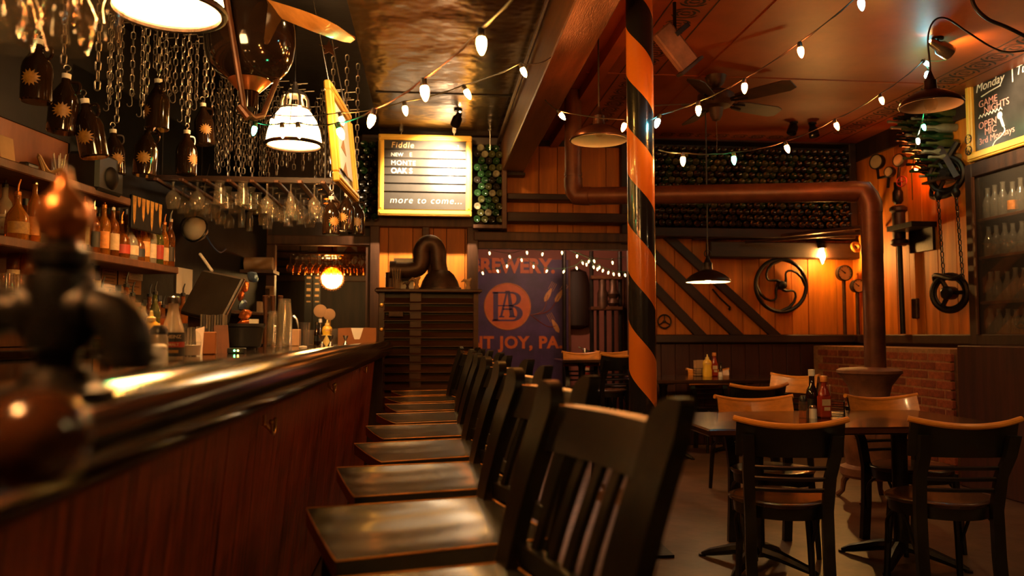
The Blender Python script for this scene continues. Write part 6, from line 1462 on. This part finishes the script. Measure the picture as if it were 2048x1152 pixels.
# white ball cap
c = W(391, 459, 6.6); t = T('white_ball', 'round white ball with dark strap hung above the bar terminal', 'ball', c); m = MB(); N = 14
m.lathe([(.001, -.10), (.05, -.088), (.085, -.05), (.098, 0), (.085, .05), (.05, .088), (.001, .10)], 20, TM(rot=(R(30), R(20), 0))); P('shell', m, M_['white_plastic'], t)
m = MB(); m.tube([(.1 * math.cos(R(a)), .03 * math.sin(R(a * 2)) - .04, .1 * math.sin(R(a))) for a in range(0, 360, 20)], .008, 6, closed=True); P('strap', m, M_['black_plastic'], t)
m = MB(); m.tube([(0, .05, .09), (0, .2, .35), (.02, .3, .6)], .004, 5); P('hanging_cord', m, M_['cable'], t)
m = MB(); m.tube(crom([W(412, 470, 6.6), W(425, 492, 6.6), W(440, 505, 6.7), W(452, 498, 6.8)], 5), .006, 6); SW('blue_wire', m, M_['plate_blue'], 'loose bluish wire right of the white ball', 'wire')
m = MB(); m.tube([W(400, 508, 6.4), W(424, 542, 6.3)], .012, 8); SW('white_marker', m, M_['white_plastic'], 'white marker pen hanging above the bar terminal', 'pen')
# wooden post and things around the pass-through
a = W(462, 470, 8.2); m = MB(); m.box(a.x + .07, 8.25, 1.55, .16, .1, 1.35, bev=.01); SW('rough_post', m, M_['brown_wood'], 'rough brown timber post left of the pass-through', 'post')
a = W(545, 478, YB); 
m = MB(); m.tube([W(490, 528, 7.9), W(546, 528, 7.9)], .065, 18); SW('paper_roll', m, M_['paper_tan'], 'roll of brown paper on the small shelf left of the pass-through', 'roll')
a = W(490, 538, 7.9); b_ = W(545, 546, 7.9); m = MB(); m.box((a.x + b_.x) / 2, 7.95, (a.z + b_.z) / 2 - .01, b_.x - a.x + .05, .3, .03); SW('bracket_shelf_wood', m, M_['brown_wood'], 'small wooden shelf under the paper roll', 'shelf')
a = W(514, 584, 8.0); m = MB(); m.box(0, 0, 0, .14, .03, .13, bev=.012); o = S('thermostat', m, M_['paper_tan'], 'square beige thermostat box on the dark wall beside the pass-through', 'box', None, (a.x, 8.5, W(514, 584, 8.5).z)); m = MB(); m.box(-.01, -.018, 0, .07, .006, .07); P('display', m, M_['iron_brown'], o)
a = W(500, 617, 8.0); m = MB(); m.box(W(505, 617, 8.3).x, 8.3, W(505, 617, 8.3).z, .2, .1, .14, bev=.01); SW('receipt_printer', m, M_['paper_tan'], 'beige machine below the thermostat', 'machine')
m = MB(); m.box(0, 0, .07, .05, .05, .14, bev=.006); o = S('label_jar', m, M_['iron'], 'small dark jar with white top right of the foil packets', 'jar', None, onbar(507, -1.02)); m = MB(); m.box(0, 0, .155, .045, .045, .03); P('top', m, M_['paper'], o)
# upright utensils next to cups
t = T('copper_tap', 'tall copper coloured taps behind the plastic cups', 'taps', onbar(545, -1.05))
for k in range(3): m = MB(); m.tube([(-.05 + .05 * k, 0, 0), (-.05 + .05 * k, 0, .22), (-.05 + .05 * k, -.02, .34)], [.012, .012, .018], 8); P('tap_handle', m, M_['copper_dull'], t)
# ================================================================== ROOM BEHIND THE PASS-THROUGH
c = W(664, 556, 9.7); t = T('globe_lamp', 'round glowing globe lamp with ribbed ring beyond the pass-through', 'lamp', c)
r_ = W(688, 556, 9.7).x - c.x
m = MB(); m.lathe([(.001, -.9 * r_), (.4 * r_, -.8 * r_), (.75 * r_, -.45 * r_), (.86 * r_, 0), (.75 * r_, .45 * r_), (.4 * r_, .8 * r_), (.001, .9 * r_)], 24); P('globe', m, M_['globe_glow'], t)
m = MB(); m.ring(r_ * .98, r_ * .1, 32, 6, TM((0, .02, 0), (R(90), 0, 0)))
for a in range(0, 360, 12): m.tube([(r_ * .88 * math.cos(R(a)), 0, r_ * .88 * math.sin(R(a))), (r_ * 1.12 * math.cos(R(a)), 0, r_ * 1.12 * math.sin(R(a)))], .008, 5)
P('ribbed_ring', m, M_['copper_dull'], t)
m = MB(); m.tube([(0, 0, r_ * .85), (0, 0, 2.68 - c.z)], .01, 6); P('stem', m, M_['iron'], t)
emis_b = MB()
rk3 = T('far_glass_rack', 'wire stemware rack glowing beyond the pass-through', 'rack', W(660, 515, 9.3))
m = MB(); za = W(660, 515, 9.3).z
for k in range(6): m.box(W(668, 515, 9.3).x, 8.95 + .14 * k, za + .01, 1.0, .02, .015)
PW('rails', m, M_['brown_wood'], rk3)
m = MB()
for xx in (W(600, 515, 9.3).x, W(735, 515, 9.3).x): m.tube([(xx, 9.3, za), (xx, 9.3, 2.69)], .006, 5)
PW('hanger', m, M_['iron'], rk3)
mg = MB(); mg.lathe([(.001, 0)] + gprof('wine'), 14, TM(rot=(R(180), 0, 0)), cap=False); GA = mg.mesh('hanging_glass'); GA.materials.append(M_['glass_amber'])
for i in range(24):
    px = 590 + (i % 12) * 13; Y = 9.0 + .35 * (i // 12); p = W(px, 517, 9.3)
    o = bpy.data.objects.new('hanging_glass', GA); COL.objects.link(o); o.location = (p.x, Y, za); tag(o, 'wine glass hanging in the glowing rack beyond the pass-through', 'glass', 'wine glasses beyond the pass-through')
for k, (px, py, a) in enumerate(((655, 500, 30), (695, 512, -20), (733, 497, 25))):
    p = W(px, py, 9.0); t = T('hanging_pitcher', ('left', 'middle', 'right')[k] + ' ribbed glass pitcher hanging tilted beyond the pass-through', 'pitcher', p, 0, 'hanging glass pitchers'); t.rotation_euler = (0, R(60 + a), 0)
    m = MB(); m.lathe([(.001, -.1), (.055, -.1), (.06, -.09), (.065, .08), (.07, .1)], 12, cap=False); P('jug', m, M_['glass_amber'], t); m = MB(); m.tube(crom([(.06, 0, .07), (.12, 0, .06), (.12, 0, -.05), (.06, 0, -.06)], 5), .008, 6); P('handle', m, M_['glass_amber'], t)
# beer tap lenses / badges near pass-through
for k, (px, py, r_) in enumerate(((641, 622, .055), (659, 629, .05))):
    p = W(px, py, 6.85); t = T('tap_badge', ('left', 'right')[k] + ' round pale tap badge above the bar end bottles', 'badge', Vector((p.x, 6.85, BT)), 0, 'round tap badges'); m = MB(); m.lathe([(r_, 0), (r_, .015), (r_ * .8, .02), (.001, .02)], 20, TM((0, 0, p.z - BT), (R(90), 0, 0))); P('disc', m, M_['paper_tan'], t); m = MB(); m.tube([(0, .01, 0), (0, .01, p.z - BT - .03)], .01, 6); P('stem', m, M_['brass'], t)
for k, px in enumerate((617, 634)):
    p = W(px, 560, 10.2); t = T('wall_banner', ('left', 'right')[k] + ' narrow black banner with pale lettering beyond the pass-through', 'banner', (p.x, 10.2, 1.3), 0, 'narrow banners'); m = MB(); m.box(0, 0, .35, .09, .01, .85); P('cloth', m, M_['label_black'], t)
    for q in range(6): m = MB(); m.box(.005 * (q % 2), -.007, .70 - .075 * q, .05, .004, .035 - .01 * (q % 3)); P('pale_mark', m, M_['paper_tan'], t)
# ================================================================== POSTER and far room things
Yp = 11.3; a = W(900, 520, Yp); b_ = W(1137, 728, Yp); cxp = W(1015, 613, Yp)
x0 = cxp.x - (b_.x - cxp.x) * 1.05 - .35; x1 = b_.x; 
po = T('brewery_sign', 'big purple sign panel with orange monogram circle in the far room', 'sign', ((x0 + x1) / 2, Yp, .45)); ox, oz = po.location.x, .45
ztp = a.z + .02
m = MB(); m.box(0, .02, (ztp - oz) / 2, x1 - x0, .03, ztp - oz); P('panel', m, M_['poster_purple'], po)
m = MB(); m.box(x1 - ox + .015, .01, (ztp - oz) / 2, .03, .05, ztp - oz); P('edge_strip', m, M_['copper_dull'], po)
rc = W(1062, 613, Yp).x - cxp.x; cz = cxp.z - oz; cxl = cxp.x - ox
m = MB(); m.lathe([(rc, 0), (rc, .004)], 48, TM((cxl, .003, cz), (R(90), 0, 0))); P('circle', m, M_['poster_orange'], po)
m = MB(); m.ring(rc * .97, .006, 48, 5, TM((cxl, -.001, cz), (R(90), 0, 0))); P('circle_rim', m, M_['poster_wheat'], po)
def mono(polys, nm):
    m = MB()
    for pl in polys: m.prism([(cxl + rc * x, cz + rc * y) for x, y in pl], .0, .003, Matrix(((1, 0, 0, 0), (0, 0, -1, -.002), (0, 1, 0, 0), (0, 0, 0, 1))))
    P(nm, m, M_['poster_purple'], po)
def half(cy, ry, rx, tx, ty):
    n = 10; o_ = [(.22 + rx * math.sin(math.pi * k / n), cy + ry * math.cos(math.pi * k / n)) for k in range(n + 1)]; i_ = [(.22 + (rx - tx) * math.sin(math.pi * k / n), cy + (ry - ty) * math.cos(math.pi * k / n)) for k in range(n + 1)]
    return [[o_[k], o_[k + 1], i_[k + 1], i_[k]] for k in range(n)]
mono([[(-.60, .60), (-.60, -.60), (-.40, -.60), (-.40, .60)], [(-.64, .62), (-.64, .55), (.24, .55), (.24, .62)], [(-.64, -.62), (.24, -.62), (.24, -.55), (-.64, -.55)], [(-.4, .06), (-.4, .01), (.25, .01), (.25, .06)]] + half(.325, .29, .36, .2, .07) + half(-.29, .33, .43, .24, .07), 'monogram_letter')
mono([[(-.10, .66), (.10, .66), (.10, .60), (-.10, .60)], [(-.08, .56), (.0, .56), (-.22, -.42), (-.32, -.42)], [(.0, .56), (.12, .56), (.30, -.42), (.10, -.42)], [(-.2, -.08), (.18, -.08), (.18, -.14), (-.2, -.14)], [(-.36, -.40), (-.14, -.40), (-.14, -.46), (-.36, -.46)], [(.06, -.40), (.36, -.40), (.36, -.46), (.06, -.46)]], 'monogram_letter')
zB = W(1050, 545, Yp).z - oz; xe = W(1110, 545, Yp).x - ox
text('lettering', 'BREWERY.', .285, M_['poster_orange'], po, TM((xe, -.002, zB), (R(90), 0, 0), (.93, 1, 1)), ext=.002, off=.012, align='RIGHT')
zM = W(1050, 696, Yp).z - oz; xe = W(1125, 690, Yp).x - ox
text('lettering', 'MOUNT JOY, PA.', .235, M_['poster_orange'], po, TM((xe, -.002, zM), (R(90), 0, 0), (1.0, 1, 1)), ext=.002, off=.009, align='RIGHT', sp=1.08)
for k, (px, py, rt) in enumerate(((1096, 590, -28), (1118, 592, -32), (1111, 652, 28))):
    p = W(px, py, Yp); m = MB(); q = TM((p.x - ox, -.001, p.z - oz), (R(90), 0, 0)) @ TM(rot=(0, 0, R(rt)))
    m.prism([(0, -.11), (.03, -.07), (.035, 0), (.02, .08), (0, .11), (-.02, .08), (-.035, 0), (-.03, -.07)], -.002, .002, q)
    for e in (-.03, -.01, .01, .03): m.box(e * 1.2, .14, 0, .005, .12, .003, q)
    P('wheat_ear', m, M_['poster_wheat'], po)
    m = MB(); A = Vector((p.x - ox, 0, p.z - oz)); m.tube(crom([A, A.lerp(Vector((cxl + rc, 0, cz - .12)), .5) + Vector((.05, 0, -.08)), Vector((cxl + rc * .98, 0, cz - .12))], 5), .006, 5); P('wheat_stem', m, M_['poster_wheat2'] if 'poster_wheat2' in M_ else mat('poster_wheat2', (.22, .05, .03), .5), po)
# metal rack of tubes
t = T('still_column', 'narrow iron column machine with tubes in the far room', 'machine', (W(1208, 700, 10.2).x, 10.2, 0))
for k, dx in enumerate((-.52, -.16, -.08, .02, .12, .22)): m = MB(); m.tube([(dx, 0, 0), (dx, 0, 2.3 if k in (0, 1, 5) else 1.55)], .028 if k in (0, 1, 5) else .018, 10); P('tube', m, M_['iron'], t)
for z in (1.55, 1.95): m = MB(); m.box(.03, 0, z, .42, .16, .05, bev=.01); P('plate', m, M_['copper_dull'], t)
m = MB(); m.lathe([(.07, 1.55), (.07, 1.75), (.05, 1.8), (.05, 1.95)], 16, TM((-.02, -.02, 0))); m.lathe([(.05, 1.58), (.08, 1.62), (.05, 1.68), (.08, 1.74), (.05, 1.8), (.05, 1.93)], 16, TM((.12, -.02, 0))); P('cylinder', m, M_['iron_brown'], t)
m = MB(); m.tube([(-.06, -.05, .3), (-.06, -.05, .85)], .03, 10); m.tube([(.3, 0, .3), (.36, -.04, .9)], .03, 8); P('lower_pipe', m, M_['copper_dull'], t)
c = W(1170, 715, 10.4); t = T('fire_extinguisher', 'red fire extinguisher standing in the far room', 'fire extinguisher', (c.x, 10.4, .45)); 
m = MB(); m.lathe([(.001, 0), (.085, 0), (.09, .02), (.09, .42), (.07, .48), (.03, .51)], 20); P('cylinder', m, M_['red_paint'], t); m = MB(); m.lathe([(.025, .5), (.03, .56), (.02, .58)], 12); m.tube([(0, 0, .56), (-.09, 0, .6)], .012, 6); m.tube(crom([(0, 0, .55), (.1, 0, .5), (.1, 0, .2)], 5), .012, 6); P('valve', m, M_['steel'], t); m = MB(); m.box(0, -.089, .3, .08, .004, .06); P('label_panel', m, M_['label_cream'], t)
m = MB(); m.box(c.x, 10.45, .22, .6, .4, .44, bev=.01); SW('low_crate', m, M_['dark_wood'], 'dark crate under the red fire extinguisher', 'crate')
c = W(1165, 610, 11.0); m = MB(); m.lathe([(.02, -.32), (.16, -.28), (.2, 0), (.19, .3), (.14, .5), (.02, .55)], 20, TM(s=(1, .5, 1))); o = S('hanging_coat', m, M_['dark_wood'], 'dark coat hanging on the far pink wall', 'coat', None, (c.x, 11.42, c.z))
m = MB(); a = W(1243, 600, 10.9); m.box(a.x + .28, 10.95, 1.05, .6, .05, 2.1, bev=.01); o = SW('far_door', m, M_['louvre_brown'], 'brown door at right of the far room behind the post', 'door'); m = MB(); m.box(-.27, -.03, 1.05, .05, .04, 2.1); P('door_edge', m, M_['copper_dull'], o)
point('far_room_fill', (1.6, 9.3, 2.5), 22, (1, .5, .28), .08)  # added fill light without a fixture, brightens the sign in the far room

# dark speaker under the upper shelf and a tin star on the black ceiling wall
a = LW(197, 300, .32); b_ = LW(248, 396, .32); t = T('wall_speaker', 'black loudspeaker box hanging at the end of the upper shelf', 'speaker', Vector(((a.x + b_.x) / 2, (a.y + b_.y) / 2, b_.z)), LWA)
hh = a.z - b_.z; ww = abs(lws(b_) - lws(a)); m = MB(); m.box(-.1, 0, hh / 2, .2, ww, hh, bev=.02); P('cabinet', m, M_['black_plastic'], t)
m = MB(); m.lathe([(.07, 0), (.06, .01), (.02, .02), (.001, .02)], 20, TM((.002, 0, hh * .4), (0, R(90), 0))); P('cone', m, M_['ceiling_black'], t)
m = MB(); m.box(-.2, 0, hh * .8, .12, .05, .06); P('wall_bracket', m, M_['iron'], t)
m = MB(); N = 10; m.prism([((.07 if k % 2 == 0 else .028) * math.cos(R(36 * k + 90)), (.07 if k % 2 == 0 else .028) * math.sin(R(36 * k + 90))) for k in range(N)], -.004, .004, TM(rot=(R(75), 0, R(15))))
c = W(658, 97, 5.6); o = S('tin_star', m, M_['copper_dull'], 'small tin star hanging below the propeller blade', 'star', None, c)
m = MB(); m.tube([(0, 0, .05), (0, 0, ZC - c.z)], .002, 4); P('thread', m, M_['steel'], o)
